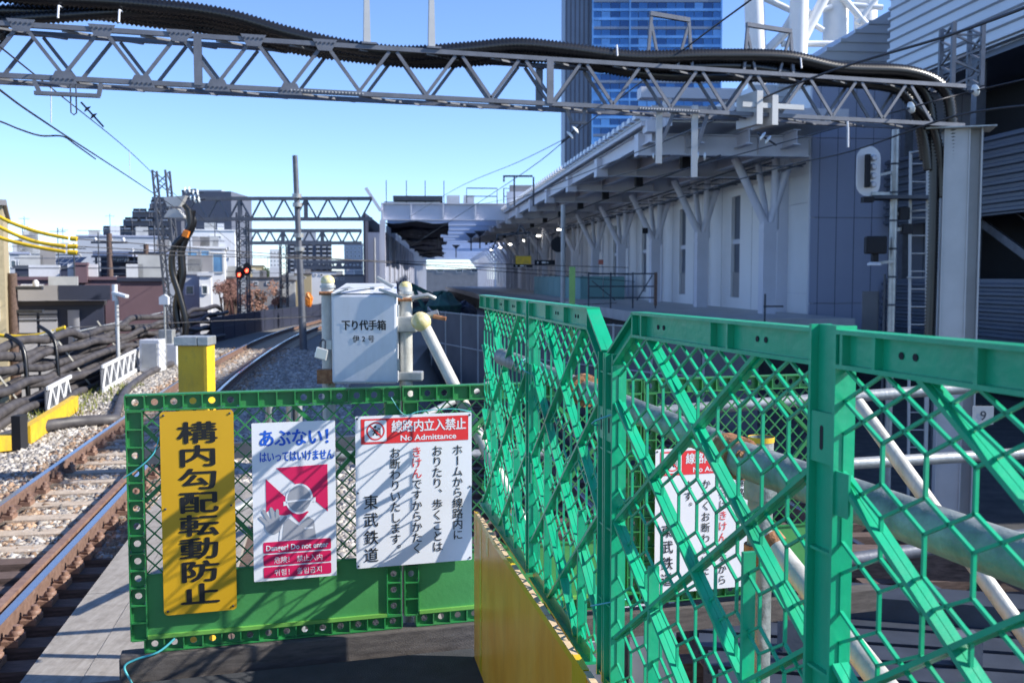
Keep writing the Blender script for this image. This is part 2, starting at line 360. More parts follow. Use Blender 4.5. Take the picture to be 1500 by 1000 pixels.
def nearest_dir(path, y):
    for i in range(len(path)-1):
        if path[i][1] <= y <= path[i+1][1]:
            t = (y-path[i][1])/(path[i+1][1]-path[i][1]); d = Vector((path[i+1][0]-path[i][0], path[i+1][1]-path[i][1])).normalized()
            return path[i][0]+t*(path[i+1][0]-path[i][0]), d
def make_track(path, zr, label, near, guard=True, ymax=60, slmat='concrete', deck=False, sl_step=.62):
    t = thing('railway_track', label, 'railway track', (0,0,0))
    for s in (-1, 1):
        pts = [p for p in offpath(path, s*.566, zr)]
        part('rail', sweep(pts, RAIL), M['rust'], t); part('rail_head', sweep(pts, HEAD), M['head'], t)
    if guard:
        pts = offpath(path, .566-.125, zr-.01); part('guard_rail', sweep([p for p in pts if p.y < 34], RAIL), M['oldrail'], t)
    sm = MB().box(-1.0,1.0,-.11,.11,-.17,0).mesh('sleeper', M[slmat])
    dm = MB().box(-1.15,1.25,-.10,.10,-.2,0).mesh('sleeper', M['timber'])
    fb = MB(); fb.box(-.11,-.03,-.07,.07,0,.035); fb.tube([(-.085,0,.03),(-.085,0,.10)], .018, 8); fb.tube([(-.085,-.05,.035),(-.085,-.05,.075)], .014, 6); fb.lathe([(.034,.05),(.034,.07),(.02,.075)], (-.085,0,0), 6)
    fb.beam((-.1,.05,.045),(-.03,.0,.03),.03,.018)
    fb.v = [(x*1.35,y*1.35,z*1.25) for x,y,z in fb.v]
    fmesh = fb.mesh('rail_fastener', M['oldrail'])
    y = near
    while y < ymax:
        r = nearest_dir(path, y)
        if not r: break
        x, d = r; an = math.atan2(d.y, d.x)-math.pi/2
        o = link('sleeper', dm if (deck and y < 8.7) else sm, t); o.location = (x, y, zr-.156); o.rotation_euler = (0,0,an)
        if y < 17 and deck:
            for s in (-1, 1):
                for q in (-1, 1):
                    f = link('rail_fastener', fmesh, t); c = s*.566
                    f.location = (x+d.y*c, y-d.x*c, zr-.152); f.rotation_euler = (0,0,an+(math.pi if q > 0 else 0))
        y += .42 if (deck and y < 8.7) else sl_step
    return t
make_track(path, ZR, 'rusty brown railway track with shiny rail heads running away on the left', 3.2, True, 46, deck=True)
# second, outer-left track glimpsed beyond (brown rails near the conduits)
p2 = [(p[0]+3.05+max(0,(p[1]-20))*.05, p[1]) for p in path if p[1] > 10.2]
0 and make_track(p2, ZR, 'brown railway track beside the main left track, bending behind the white box', 11, False, 46)
def straight(d): q = [ST(d, l, 0) for l in (-6, 20, 60, 120, 240)]; return [(p.x, p.y) for p in q]
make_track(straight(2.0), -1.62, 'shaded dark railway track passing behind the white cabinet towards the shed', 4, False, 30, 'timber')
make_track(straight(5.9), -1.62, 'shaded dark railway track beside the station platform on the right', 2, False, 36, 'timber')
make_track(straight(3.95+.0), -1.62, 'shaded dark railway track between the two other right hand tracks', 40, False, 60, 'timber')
# walkway boards along the right of the near track
wt = thing('board_walkway', 'weathered grey board walkway between the rusty rail and the green fence', 'walkway', (0,0,0))
for k, (lat, w_) in enumerate(((1.43+2.84-2.84, .30),(1.75,.28),(2.06,.28))):
    for j in range(4):
        y0 = 3.0+j*1.75; 
        x0 = -lat*0-0
        a = V(-1.32+.0-.187*y0 - .13 + (k*.315), y0, -.615+.004*k); b = V(a.x-.187*1.74, y0+1.74, a.z)
        part('plank', MB().beam(a, b, .305, .05), M['plank'], wt)
part('joist', MB().beam(V(-1.8,3,-.72), V(-3.1,10,-.72), .12, .14), M['timber'], wt)
part('joist', MB().beam(V(-1.25,3,-.72), V(-2.5,10,-.72), .12, .14), M['timber'], wt)
part('post', MB().box(-1.75,-1.6,3.5,3.65,-1.95,-.66), M['timber'], wt); part('post', MB().box(-2.7,-2.55,9,9.15,-1.95,-.66), M['timber'], wt)
# red crossing plate between the rails
single('walkway_plate', 'faded red walkway plate between the left rails', 'plate', MB().hprism([(-5.3,7.5),(-4.75,7.5),(-4.98,8.8),(-5.5,8.8)], -.985, -.95), M['pinkplate'])
# weeds near the yellow kerb
wm = MB()
for i in range(500):
    x = random.uniform(-8.6,-7.6)-.0; y = random.uniform(17,23); x -= (y-17)*.15; h = random.uniform(.05,.16)
    a = random.uniform(0,6.3); wm.add([(x,y,-1.0),(x+.03*math.cos(a),y+.03*math.sin(a),-1.0),(x+random.uniform(-.05,.05),y+random.uniform(-.05,.05),-1+h)], [(0,1,2)])
o = single('weeds', 'yellow green weeds on the ballast beside the yellow kerb', 'weeds', wm, M['weed']); o['kind'] = 'stuff'

# ================================================================ FRONT FENCE
FP = V(-1.4543,3.72,0); FD = V(.96125,.27566,0); FA = math.atan2(FD.y, FD.x)
def fence_pt(u, z, off=0): return FP+FD*u+V(-FD.y,FD.x,0)*off+V(0,0,z)
def front_panel(i, label):
    W_ = 1.04; t = thing('mesh_fence_panel', label, 'fence panel', fence_pt(i*1.05, .07), FA, 'green mesh barrier panels across the track end')
    H_ = .99; g = M['green']; D_ = .022
    def rail(name, x0, x1, z0, z1, vert, nseg, solid=()):
        fr = MB()
        if not vert:
            fr.box(x0,x1,-D_,D_,z1-.005,z1); fr.box(x0,x1,-D_,D_,z0,z0+.005)
            step = (x1-x0)/nseg
            for k in range(nseg+1):
                x = x0+k*step; fr.box(x-.0025,x+.0025,-D_,D_,z0+.005,z1-.005)
            for k in range(nseg):
                holeplate(fr, x0+k*step+.0025, x0+(k+1)*step-.0025, z0+.005, z1-.005, k in solid)
        else:
            fr.box(x0,x0+.005,-D_,D_,z0,z1); fr.box(x1-.005,x1,-D_,D_,z0,z1)
            step = (z1-z0)/nseg
            for k in range(nseg+1): fr.box(x0+.005,x1-.005,-D_,D_,z0+k*step-.0025,z0+k*step+.0025)
            for k in range(nseg): holeplate(fr, x0+.005, x1-.005, z0+k*step+.0025, z0+(k+1)*step-.0025, k in solid)
        return part(name, fr, g, t)
    def holeplate(fr, x0, x1, z0, z1, solid):
        if solid: fr.box(x0,x1,-.006,.006,z0,z1); return
        cx, cz = (x0+x1)/2, (z0+z1)/2; r = .013; n = 16; v = []; f = []
        for k in range(n):
            a = 2*math.pi*k/n+math.pi/n; c, s = math.cos(a), math.sin(a)
            m = max(abs(c)/((x1-x0)/2), abs(s)/((z1-z0)/2))
            v += [(cx+r*c,-.003,cz+r*s),(cx+c/m,-.003,cz+s/m),(cx+r*c,.003,cz+r*s)]
        for k in range(n):
            a, b = 3*k, 3*((k+1)%n); f += [(a,a+1,b+1,b),(a,b,b+2,a+2)]
        fr.add(v, f)
    rail('top_rail', 0.0, W_, H_-.062, H_, False, 15, (6,7,8) if i == 0 else (3,))
    rail('bottom_rail', 0.05, W_, 0, .055, False, 14)
    rail('side_rail', 0, .062, 0.05, H_-.064, True, 13, (12,11,0,1))
    rail('side_rail', W_-.062, W_, .057, H_-.064, True, 13, (12,))
    part('solid_board', MB().box(.062,W_-.062,-.010,-.004,.056,.30), M['greenboard'], t)
    part('board_lip', MB().box(.062,W_-.062,-.024,-.004,.0525,.066), M['lime'], t)
    part('board_lip', MB().box(.062,W_-.062,-.016,-.004,.296,.302), M['green'], t)
    # diamond lattice
    la = MB(); x0, x1, z0, z1 = .062, W_-.062, .30, H_-.062; sp = .062
    def clip(sx, c):      # z = z0 + sx*(x-c)
        xa, xb = (max(x0,c), min(x1,c+(z1-z0))) if sx > 0 else (max(x0,c-(z1-z0)), min(x1,c))
        if xb-xa > .004: la.beam((xa,0,z0+sx*(xa-c)),(xb,0,z0+sx*(xb-c)),.008 if sx > 0 else .0074,.0052,up=(-sx,0,1))
    k = -20
    for k in range(-14, 40):
        clip(1, x0+k*sp); clip(-1, x0+k*sp)
    part('lattice', la, g, t)
    for (a, b) in (((x0,z1-.06),(x0+.5,z0)),((x1,z1-.06),(x1-.5,z0)),((x0,z0+.28),(x0+.36,z1)),((x1,z0+.28),(x1-.36,z1))):
        part('brace', MB().beam((a[0],0,a[1]),(b[0],0,b[1]),.016,.016,up=(0,1,0)), g, t)
    return t
front_panel(0, 'green mesh barrier panel behind the yellow sign, leftmost of its row')
front_panel(1, 'green mesh barrier panel carrying the right half of the red headed white sign')
front_panel(2, 'green mesh barrier panel seen through the bright green fence, behind the half hidden white sign')
# wooden beam under it
bm = MB(); a = fence_pt(-.04,0,0); b = fence_pt(1.62,0,0)
single('wooden_beam', 'old dark wooden beam lying under the green mesh barrier', 'beam', MB().beam(a+V(0,0,-.04), b+V(0,0,-.04), .10, .215), M['beamwood'], bevel=.006)
for i, (u, z) in enumerate(((.62,.0),(.28,-.06),(1.1,.01))):
    pass
single('timber_baulk', 'long dark timber baulk on the deck edge behind the beam', 'timber', MB().beam(fence_pt(-.3,-.32,.25), fence_pt(1.6,-.32,.25), .22, .3), M['timber'])

single('thin_beam', 'thin dark weathered beam under the right part of the mesh barrier', 'beam', MB().beam(fence_pt(1.63,-.01,.0), fence_pt(3.3,-.01,.0), .09, .10), M['beamwood'])
# ---- signs on the front fence
def sign(name, label, quad, body, r, face=None, th=.003, off=-.034):
    u0, u1, z0, z1 = quad
    c = fence_pt((u0+u1)/2, (z0+z1)/2, off)
    t = thing(name, label, 'sign', c, FA)
    w_, h_ = (u1-u0)/2, (z1-z0)/2
    p = MB().prism(rrect(-w_,w_,-h_,h_,r), -th, 0); part('plate', p, M[body], t)
    return t, w_, h_
def mapper(box, w_, h_):
    x0, y0, x1, y1 = box
    return lambda px, py: (-w_+(px-x0)/(x1-x0)*2*w_, h_-(py-y0)/(y1-y0)*2*h_)
# yellow sign
t, w_, h_ = sign('yellow_sign', 'tall yellow sign with a column of black characters on the left of the barrier', (.123,.391,.214,.995), 'yellow', .016)
mb = MB()
for i, ch in enumerate('構内勾配転動防止'):
    put(mb, ch, 0, h_-.083-i*(2*h_-.155)/7.02, .150, .088, -.0045, .028)
part('lettering', mb, M['black'], t)
for x in (-w_+.014, w_-.014):
    for z in (-h_+.016, 0.02, h_-.014): part('bolt', MB().lathe([(.0042,0),(.0042,.003),(.002,.0045)], (x,-.003,z), 8, (0,-1,0)), M['dsteel'], t)
# keep-out sign
t, w_, h_ = sign('warning_sign', 'white warning sign with blue title and grey figure on a crimson field', (.457,.776,.316,.938), 'signw', .004)
m_ = mapper((370,616,491,843), w_, h_)
def fl_(mb, pts, y): flat(mb, [m_(*p) for p in pts], y)
ins = lambda pts: [m_(*p) for p in pts]
cr = MB(); fl_(cr, [(404,681),(479,679),(479,748)], -.004); fl_(cr, [(389,696),(389,744),(398,738),(405,748),(416,750),(426,748),(424,730)], -.004)
fl_(cr, [(422,746),(451,746),(437,762)], -.0042)
for (a, b) in ((788,803),(806,821),(824,839)):
    p0 = m_(384,b); p1 = m_(483,a-1); flat(cr, rrect(p0[0],p1[0],p0[1],p1[1],.006), -.004)
part('crimson_print', cr, M['crim'], t)
wo = MB(); c = m_(437,727); k = 2*w_/121
flat(wo, disc(c[0], c[1], 20*k, rz=23*k), -.0046); fl_(wo, [(414,730),(461,726),(461,732),(414,736)], -.0047)
fl_(wo, [(407,790-4),(410,757),(418,750),(424,751),(436,762),(449,750),(461,757),(464,786)], -.0046)
part('figure_outline', wo, M['signw'], t)
gr = MB(); flat(gr, disc(c[0], c[1], 17*k, rz=20*k), -.0052)
fl_(gr, [(411,785),(414,760),(421,754),(436,766),(449,753),(458,759),(461,785)], -.0052)
hx, hz = m_(399,764); flat(gr, disc(hx, hz, 12*k, rz=12*k), -.0052)
def finger(a, b, w): 
    a = Vector(m_(*a)); b = Vector(m_(*b)); d = (b-a).normalized(); n_ = Vector((-d.y,d.x))*w*k/2
    flat(gr, [tuple(a-n_),tuple(b-n_*.8),tuple(b+d*w*k*.3),tuple(b+n_*.8),tuple(a+n_)], -.0053)
for a, b, w in (((392,762),(380,750),5.5),((394,758),(385,741),5.5),((400,756),(396,738),5.5),((405,757),(405,741),5.5),((407,765),(417,752),6)): finger(a, b, w)
part('figure', gr, M['pgrey'], t)
wh = MB(); fl_(wh, [(419,729),(456,727),(456,729.5),(419,731.5)], -.006); fl_(wh, [(444,769),(457,768),(457,771),(444,772)], -.006)
x0, z0 = m_(388,795.5); x1, z1 = m_(479,795.5); latin(wh, 'Danger! Do not enter', x0, x1, z0, 11.5*k, -.005, .03)
for j, ch in enumerate('危険！禁止入内'):
    x, z = m_(404+j*9.6+(4 if j > 2 else 0), 813.5); put(wh, ch, x, z, 10*k, 10.5*k, -.005, .0)
for j, ch in enumerate('위험！출입금지'):
    x, z = m_(404+j*9.6+(4 if j > 2 else 0), 831.5); put(wh, ch, x, z, 10*k, 10.5*k, -.005, .0)
part('white_lettering', wh, M['signw'], t)
bl = MB()
for j, ch in enumerate('あぶない！'):
    x, z = m_(391+j*23.5, 638); put(bl, ch, x, z, 24*k, 27*k, -.004, .035)
for j, ch in enumerate('はいってはいけません'):
    x, z = m_(385.5+j*10.9, 664.5); put(bl, ch, x, z, 11.3*k, 17*k, -.004, .03)
part('blue_lettering', bl, M['pblue'], t)
# no admittance signs
def noadm(quad, cols, label, px):
    t, w_, h_ = sign('notice_sign', label, quad, 'signw', .006)
    m_ = mapper(px, w_, h_); k = 2*w_/168
    rd = MB(); a = m_(528,644); b = m_(683,608); flat(rd, [(a[0],a[1]),(b[0],a[1]),(b[0],b[1]),(a[0],b[1])], -.004)
    part('red_band', rd, M['signred'], t)
    wh = MB(); a = m_(533,641); b = m_(564,610.5); flat(wh, rrect(a[0],b[0],a[1],b[1],.006), -.0045)
    for j, ch in enumerate('線路内立入禁止'):
        x, z = m_(579+j*15.5, 620); put(wh, ch, x, z, 16*k, 18*k, -.0045, .028)
    a = m_(584,637); b = m_(665,637); latin(wh, 'No Admittance', a[0], b[0], a[1], 11*k, -.0045, .02)
    part('white_lettering', wh, M['signw'], t)
    ic = MB(); cx_, cz_ = m_(548.5,625.7)
    fig = [((-.8,2.8),(-.9,-1.5),3.4),((-1,-1.5),(-4,-6),1.8),((-.6,-1.5),(2.4,-6.2),1.8),((-1,2.4),(3,0),1.4),((-1,2.4),(-4.5,-.2),1.4),((3.6,5),(3.6,-6),1.2),((6.3,5),(6.3,-6),1.2),((3.6,2.4),(6.3,2.4),1),((3.6,-1),(6.3,-1),1)]
    for p, q, w in fig:
        p = Vector(p)*k; q = Vector(q)*k; d = (q-p).normalized(); n_ = Vector((-d.y,d.x))*w*k/2
        flat(ic, [(cx_+z[0],cz_+z[1]) for z in (p-n_,q-n_,q+n_,p+n_)], -.0049)
    flat(ic, disc(cx_-.6*k, cz_+6*k, 1.9*k, 14), -.0049)
    part('figure', ic, M['black'], t)
    rg = MB(); n = 28
    vv = [(cx_+r*k*math.cos(6.2832*i/n),-.0053,cz_+r*k*math.sin(6.2832*i/n)) for r in (13,11) for i in range(n)]
    rg.add(vv, [(i,(i+1)%n,(i+1)%n+n,i+n) for i in range(n)])
    flat(rg, [(cx_+a*k,cz_+b*k) for a, b in ((-9.1,7.7),(-7.7,9.1),(9.1,-7.7),(7.7,-9.1))], -.0054)
    tb = MB()
    part('prohibition_mark', rg, M['signred'], t)
    for (x, y0, st, txt, nred) in cols:
        tb = MB(); rr = MB()
        for j, ch in enumerate(txt):
            a, b = m_(x, y0+j*st); big = 1.35 if st > 20 else 1
            put(rr if j in range(*nred) else tb, ch, a, b, 16*k*big, 16.4*k*big, -.0045, .007)
        if rr.v: part('red_lettering', rr, M['signred'], t)
        part('black_lettering', tb, M['black'], t)
    for x in (-w_+.008, w_-.008):
        for z in (-h_+.01, 0, h_-.01): part('bolt', MB().lathe([(.004,0),(.004,.003),(.002,.004)], (x,-.003,z), 8, (0,-1,0)), M['dsteel'], t)
    return t
noadm((.855,1.330,.336,.949), [(667,658,15.6,'ホームから線路内に',(0,0)),(637,658,15.6,'おりたり、歩くことは',(0,0)),(607,658,15.6,'きけんですからかたく',(0,3)),(576,658,15.6,'お断わりいたします。',(0,0)),(541,727,25.5,'東武鉄道',(0,0))],
      'white notice sign with red heading band between the cabinet and the plywood', (520,604,688,822))
noadm((2.15,2.62,.115,.755), [(667,660,16.5,'線路内の',(0,0)),(637,660,16.5,'通行はきけんですから',(3,6)),(607,660,16.5,'かたくお断わりいたし',(0,0)),(576,660,16.5,'ます。',(0,0)),(541,727,24.5,'東武鉄道',(0,0))],
      'white notice sign with red heading half hidden behind the bright green fence', (520,604,688,822))
# tie wires
def wirething(name, label, cat, pts, r, m, n=6, group=None): return single(name, label, cat, MB().tube(pts, r, n), m, group)
wirething('tie_wire', 'cyan tie wire knotted at the lower left corner of the mesh barrier', 'wire', crom([tuple(fence_pt(.16,.12,-.03)), tuple(fence_pt(.10,.08,-.05)), tuple(fence_pt(.02,.06,-.05)), tuple(fence_pt(-.02,.04,-.06)), tuple(fence_pt(.0,-.01,-.07)), tuple(fence_pt(.03,-.08,-.08))], 5), .0045, M['tie'])
wirething('tie_wire', 'cyan tie wire at the left post of the barrier near its middle', 'wire', crom([tuple(fence_pt(-.01,.75,-.03)), tuple(fence_pt(.05,.79,-.035)), tuple(fence_pt(.1,.84,-.03)), tuple(fence_pt(.12,.9,-.02))], 5), .003, M['tie'])
wirething('tie_wire', 'loose cyan tie wire hanging above the red headed notice sign', 'wire', crom([tuple(fence_pt(1.0,1.02,-.03)), tuple(fence_pt(1.05,.95,-.04)), tuple(fence_pt(1.12,.96,-.03)), tuple(fence_pt(1.25,.965,-.035)), tuple(fence_pt(1.33,.95,-.03))], 5), .002, M['tie'])

# ================================================================ NEAR GREEN FENCE
C0 = V(.216,2.17,0)
def near_fence(name, label, dirv, segs, length, far, cut=None):
    """local frame: x along the panel, y across, z up; origin at the corner post"""
    t = thing(name, label, 'fence', (C0.x, C0.y, 0), math.atan2(dirv[1], dirv[0]))
    g = M['teal']; zt = 1.43; zb = .60; D = .016
    # top rail: channel with flanges and ribs
    x0 = .15; web = MB()
    for (a, b) in segs['rail']:
        web.box(a, b, -.003,.003, zt-.046, zt-.006)
        web.box(a, b, -D, D, zt-.006, zt); web.box(a, b, -D, D, zt-.052, zt-.046)
    part('top_rail', web, g, t)
    for x in segs['ribs']: part('rib', MB().box(x-.003,x+.003,-D+.001,D-.001,zt-.046,zt-.006), g, t)
    for x in segs['studs']:
        for q in (0,.026):
            part('stud_hole', MB().lathe([(.0048,0),(.0048,.0012)], (x+q,-.0032*segs['cam'],zt-.026), 10, (0,-segs['cam'],0)), M['dark'], t)
    # chamfer
    d = math.hypot(.135,.085)
    ch = MB(); ch.beam((.158,0,zt-.003),(.02,0,zt-.092),2*D,.006,up=(0,0,1)); ch.beam((.150,0,zt-.050),(.045,0,zt-.118),2*D,.006); ch.beam((.154,0,zt-.028),(.032,0,zt-.105),.006,.042)
    part('corner_rail', ch, g, t)
    # posts
    for (a, b, zt_) in segs['posts']:
        p = MB(); p.box(a,a+.006,-D,D,zb,zt_); p.box(b-.006,b,-D,D,zb,zt_); p.box(a+.006,b-.006,-.004,.004,zb,zt_)
        z = zb+.01
        while z < zt_: p.box(a+.006,b-.006,-D+.003,D-.003,z,z+.004); z += .17
        p.box(a+.006,b-.006,-D+.002,D-.002,zt_-.19,zt_-.12)
        part('post', p, g, t)
        for z in (zt_-.155,):
            part('slot', MB().prism(rrect((a+b)/2-.004,(a+b)/2+.004,z-.017,z+.017,.0038), (-D+.0015)*1, (D-.0015)), M['dark'], t)
        if a > .1:
            for z in (zt-.22, zt-.52):
                part('bracket_tab', MB().box(b,b+.03,-.0125,-.009,z-.03,z+.03), g, t)
                part('bracket_tab', MB().box(a-.026,a,.009,.0125,z-.03,z+.03), g, t)
    # hex lattice + braces, per bay
    for (a, b) in segs['bays']:
        sp = (b-a)/(10.0 if b < 1.75 else 12.0); th = .0041; hx = MB()
        def zlim(x):      # height limit from the chamfer
            return zt-.052 if x > .15 else zt-.052-(.15-x)*.64
        def seg(p, q):
            m_ = ((p[0]+q[0])/2, (p[1]+q[1])/2)
            if m_[0] < a or m_[0] > b or m_[1] > zlim(m_[0]) or m_[1] < zb: return
            hx.beam((p[0],0,p[1]),(q[0],0,q[1]),.0050,th,up=(0,0,1) if abs(p[0]-q[0]) > 1e-6 else (1,0,0),e=.002)
        z = zt-.052
        # two diamond rows, then (vertical, diamond) repeats
        rows = []; zz = z
        for k in range(2): rows.append(('d', zz, zz-.044)); zz -= .044
        while zz > zb:
            rows.append(('v', zz, zz-.052)); zz -= .052
            rows.append(('d', zz, zz-.044)); zz -= .044
        for kind, za, zc in rows:
            for k in range(0, 13):
                x = a+k*sp
                if kind == 'v': seg((x,za),(x,zc))
                else:
                    for s in (-1, 1):
                        seg((x,za),(x+s*sp/2,(za+zc)/2)); seg((x+s*sp/2,(za+zc)/2),(x+s*sp,zc))
        # only keep each diagonal once (duplicates share exact edges)
        hx2 = MB(); seen = set()
        for i in range(0, len(hx.v), 8):
            key = tuple(round(sum(v[j] for v in hx.v[i:i+8])/8, 4) for j in range(3))
            if key in seen: continue
            seen.add(key); hx2.add(hx.v[i:i+8], [(0,1,2,3),(7,6,5,4),(0,4,5,1),(1,5,6,2),(2,6,7,3),(3,7,4,0)])
        part('hexagon_mesh', hx2, g, t)
        sl_ = .68
        def brace(xt, s):
            # passes (a+xt, zt-.05) and falls at slope in direction s
            xs = a+xt; p = [xs, zt-.05]; 
            lo, hi = (a, b)
            if s > 0:
                xa = max(xs, lo); xb = min(hi, xs+(zt-.05-zb)/sl_)
            else:
                xb = min(xs, hi); xa = max(lo, xs-(zt-.05-zb)/sl_)
            if xb-xa < .03: return
            za = zt-.05-abs(xa-xs)*sl_; zc = zt-.05-abs(xb-xs)*sl_
            if s > 0 and a < .1:
                while za > zlim(xa) and xa < xb: xa += .01; za -= .0068
            w2 = .0115 if s > 0 else .0108
            part('brace', MB().beam((xa,-w2/2-.0006,za),(xb,-w2/2-.0006,zc),w2,.007).beam((xa,w2/2+.0006,za),(xb,w2/2+.0006,zc),w2,.007).beam((xa,0,za),(xb,0,zc),.004,.0055), g, t)
        Wd = b-a
        for xt, s in ((.16,1),(-.22,1),(-.60,1),(Wd-.16,-1),(Wd+.22,-1),(Wd+.60,-1)): brace(xt, s)
        for xv, zv in ((.20*Wd/.8,.93),(.6*Wd/.8,1.06)):
            part('stiffener', MB().box(a+xv-.004,a+xv+.004,-.011,.011,zb,zv), g, t)
    b_ = MB()
    for (a, b) in segs['rail']: b_.box(a,b,-D,D,zb-.02,zb-.013); b_.box(a,b,-.003,.003,zb-.013,zb+.02)
    part('bottom_rail', b_, g, t)
    return t
near_fence('plastic_fence', 'bright green plastic fence panel above the yellow plywood, running away to the mesh barrier', (-.179,.984),
   dict(rail=[(.15,.835),(.885,1.86)], ribs=[.155,.39,.61,1.05,1.28,1.5,1.69,1.85], studs=[.28,.50,1.15,1.4], cam=-1,
        posts=[(.0,.048,1.335),(.835,.885,1.43)], bays=[(.048,.835),(.885,1.82)]), 1.86, True)
near_fence('plastic_fence', 'bright green plastic fence panel nearest the camera at the right edge', (.267,-.964),
   dict(rail=[(.15,.805),(.87,1.75)], ribs=[.155,.20,.50,.56,.88,.95,1.13,1.42], studs=[.26,.64,.99,1.25], cam=1,
        posts=[(.004,.052,1.335),(.805,.87,1.435),(1.70,1.75,1.43)], bays=[(.052,.805),(.87,1.70)]), 1.75, False)
# plywood board under the fence
t = thing('plywood_board', 'yellow brown varnished plywood board standing under the green plastic fence', 'board', (C0.x-.03, C0.y, 0), math.atan2(.984,-.179))
part('sheet', MB().prism([(-.9,0),(1.72,0),(1.72,.585),(-.9,.645)], .014, .028), M['ply'], t)
n = 26
for i in range(n):
    a = -.9+i*2.59/n; zA = .645-(a+.9)/2.59*.06
    part('edge_chip', MB().box(a+.006,a+2.59/n-.004*random.random(),.0135,.0285,zA-.004,zA+random.uniform(.0,.0035)), M['plyedge'] if i % 9 else M['tape'], t)
part('tape_strip', MB().box(1.52,1.57,.0282,.0292,.005,.588), M['tape'], t); part('tape_strip', MB().box(1.655,1.6905,.0134,.0290,.47,.590), M['tape'], t)
part('tape_strip', MB().box(1.36,1.41,.0282,.0292,.50,.594), M['tape'], t)
part('tape_strip', MB().box(-.03,.10,.0282,.0294,.48,.628), M['tape'], t)
part('tape_strip', MB().prism([(.1,.605),(1.66,.5665),(1.66,.5875),(.1,.6235)], .0282, .0288), M['tape'], t)
# cyan ties on near fence
def tieloop(label, u, z, d): 
    dv = V(*d,0).normalized(); nn = V(-dv.y,dv.x,0)
    pts = [tuple(C0+dv*(u+.05*math.cos(a))+nn*.036*math.sin(a)+V(0,0,z+.02*math.cos(a))) for a in [i*.45 for i in range(15)]]
    return wirething('tie_wire', label, 'wire', pts, .0018, M['tie'])
tieloop('thin cyan tie wire looped round the two corner posts of the green fence', .0, 1.19, (.5,-.86))
tieloop('thin cyan tie wire looped low round the corner posts of the green fence', .0, .78, (.5,-.86))
tieloop('thin cyan tie wire looped round the middle post of the far green panel', .86, 1.23, (-.179,.984))

# ---- scaffold pipes behind the near fence
def clamp(t, p, ax, r, m='orust'):
    ax = Vector(ax).normalized()
    part('clamp_band', MB().tube([p-ax*.03, p+ax*.03], r+.008, 14), M[m], t)
    part('clamp_bolt', MB().tube([p+V(.0,-r-.01,.0), p+V(.0,-r-.05,.02)], .008, 8), M[m], t)
    part('clamp_nut', MB().lathe([(.014,0),(.014,.012)], p+V(0,-r-.025,.01), 6, (0,-1,.3)), M[m], t)
pA = U(1075,668,2.05); pB = U(1620,865,1.24)
t = thing('scaffold_pipe', 'thick weathered galvanised pipe behind the nearest green fence panel', 'pipe', pA)
part('pipe', MB().tube([pA, pA+(pB-pA)*1.5], .037, 18), M['galvold'], t, True); clamp(t, V(0,0,0), pB-pA, .037)
pC = U(735,522,3.55); pD = pA+V(-.02,.06,.015)
t = thing('scaffold_pipe', 'weathered galvanised pipe behind the far green fence panel', 'pipe', pC)
part('pipe', MB().tube([pC, pD], .030, 18), M['galvold'], t, True); part('clamp_band', MB().tube([pC*.5+pD*.5, pC*.48+pD*.52], .047, 14), M['orust'], t, True)
q0 = U(1128,790,2.5); q1 = U(1300,1010,1.9)
t = thing('scaffold_pipe', 'pale steel brace pipe slanting down from a rusty clamp behind the fence', 'pipe', q0)
part('pipe', MB().tube([q0, q0+(q1-q0)*1.6], .026, 16), M['cream'], t, True); part('clamp_band', MB().tube([q0-V(.01,.02,-.01), q0+(q1-q0)*.06], .034, 12), M['orust'], t, True)
q0 = U(1115,640,2.55); 
t = thing('scaffold_post', 'upright steel post with an open yellow top behind the green fence', 'post', (q0.x,q0.y,-1.9))
pm = MB(); pm.tube([(q0.x,q0.y,-1.9),(q0.x,q0.y,q0.z)], .032, 18, caps=False); pm.tube([(q0.x,q0.y,q0.z-.3),(q0.x,q0.y,q0.z)], .027, 18, caps=False)
part('tube', pm, M['galvold'], t, True)
part('collar', MB().tube([(q0.x,q0.y,q0.z-.012),(q0.x,q0.y,q0.z+.002)], .0335, 18, caps=False), M['ypaint'], t, True)
part('clamp_band', MB().tube([(q0.x,q0.y,q0.z-.16),(q0.x,q0.y,q0.z-.10)], .042, 14), M['galvold'], t, True)
part('clamp_band', MB().tube([(q0.x,q0.y,q0.z-.33),(q0.x,q0.y,q0.z-.28)], .040, 14), M['orust'], t, True)
for i, (a, b, Ya, Yb, r, lab, mm) in enumerate((
   ((935,605),(1520,560),5.2,5.6,.032,'horizontal pale pipe passing behind the front fence rail, upper one','galv'),
   ((1225,680),(1640,655),4.9,5.3,.030,'horizontal pale pipe crossing in front of the steel column, lower one','galv'),
   ((1240,820),(1600,770),3.8,4.1,.028,'dark blue grey pipe low behind the nearest green fence panel','steel'),
   ((300,768),(720,560),6.0,9.6,.03,'grey guard pipe behind the mesh barrier near the left track','galv'),
   ((1255,590),(1560,1010),3.2,2.6,.024,'thin slanting brace pipe behind the nearest green panel','cream'),
   ((450,668),(800,664),5.6,5.9,.03,'level galvanised rail behind the front barrier signs','galv'))):
    wirething('steel_pipe', lab, 'pipe', [U(*a,Ya), U(*b,Yb)], r, M[mm], 12)
single('steel_beam', 'dark horizontal steel beam behind the yellow sign', 'beam', MB().beam(U(203,668,4.6), U(520,648,5.2), .05, .075), M['dsteel'])

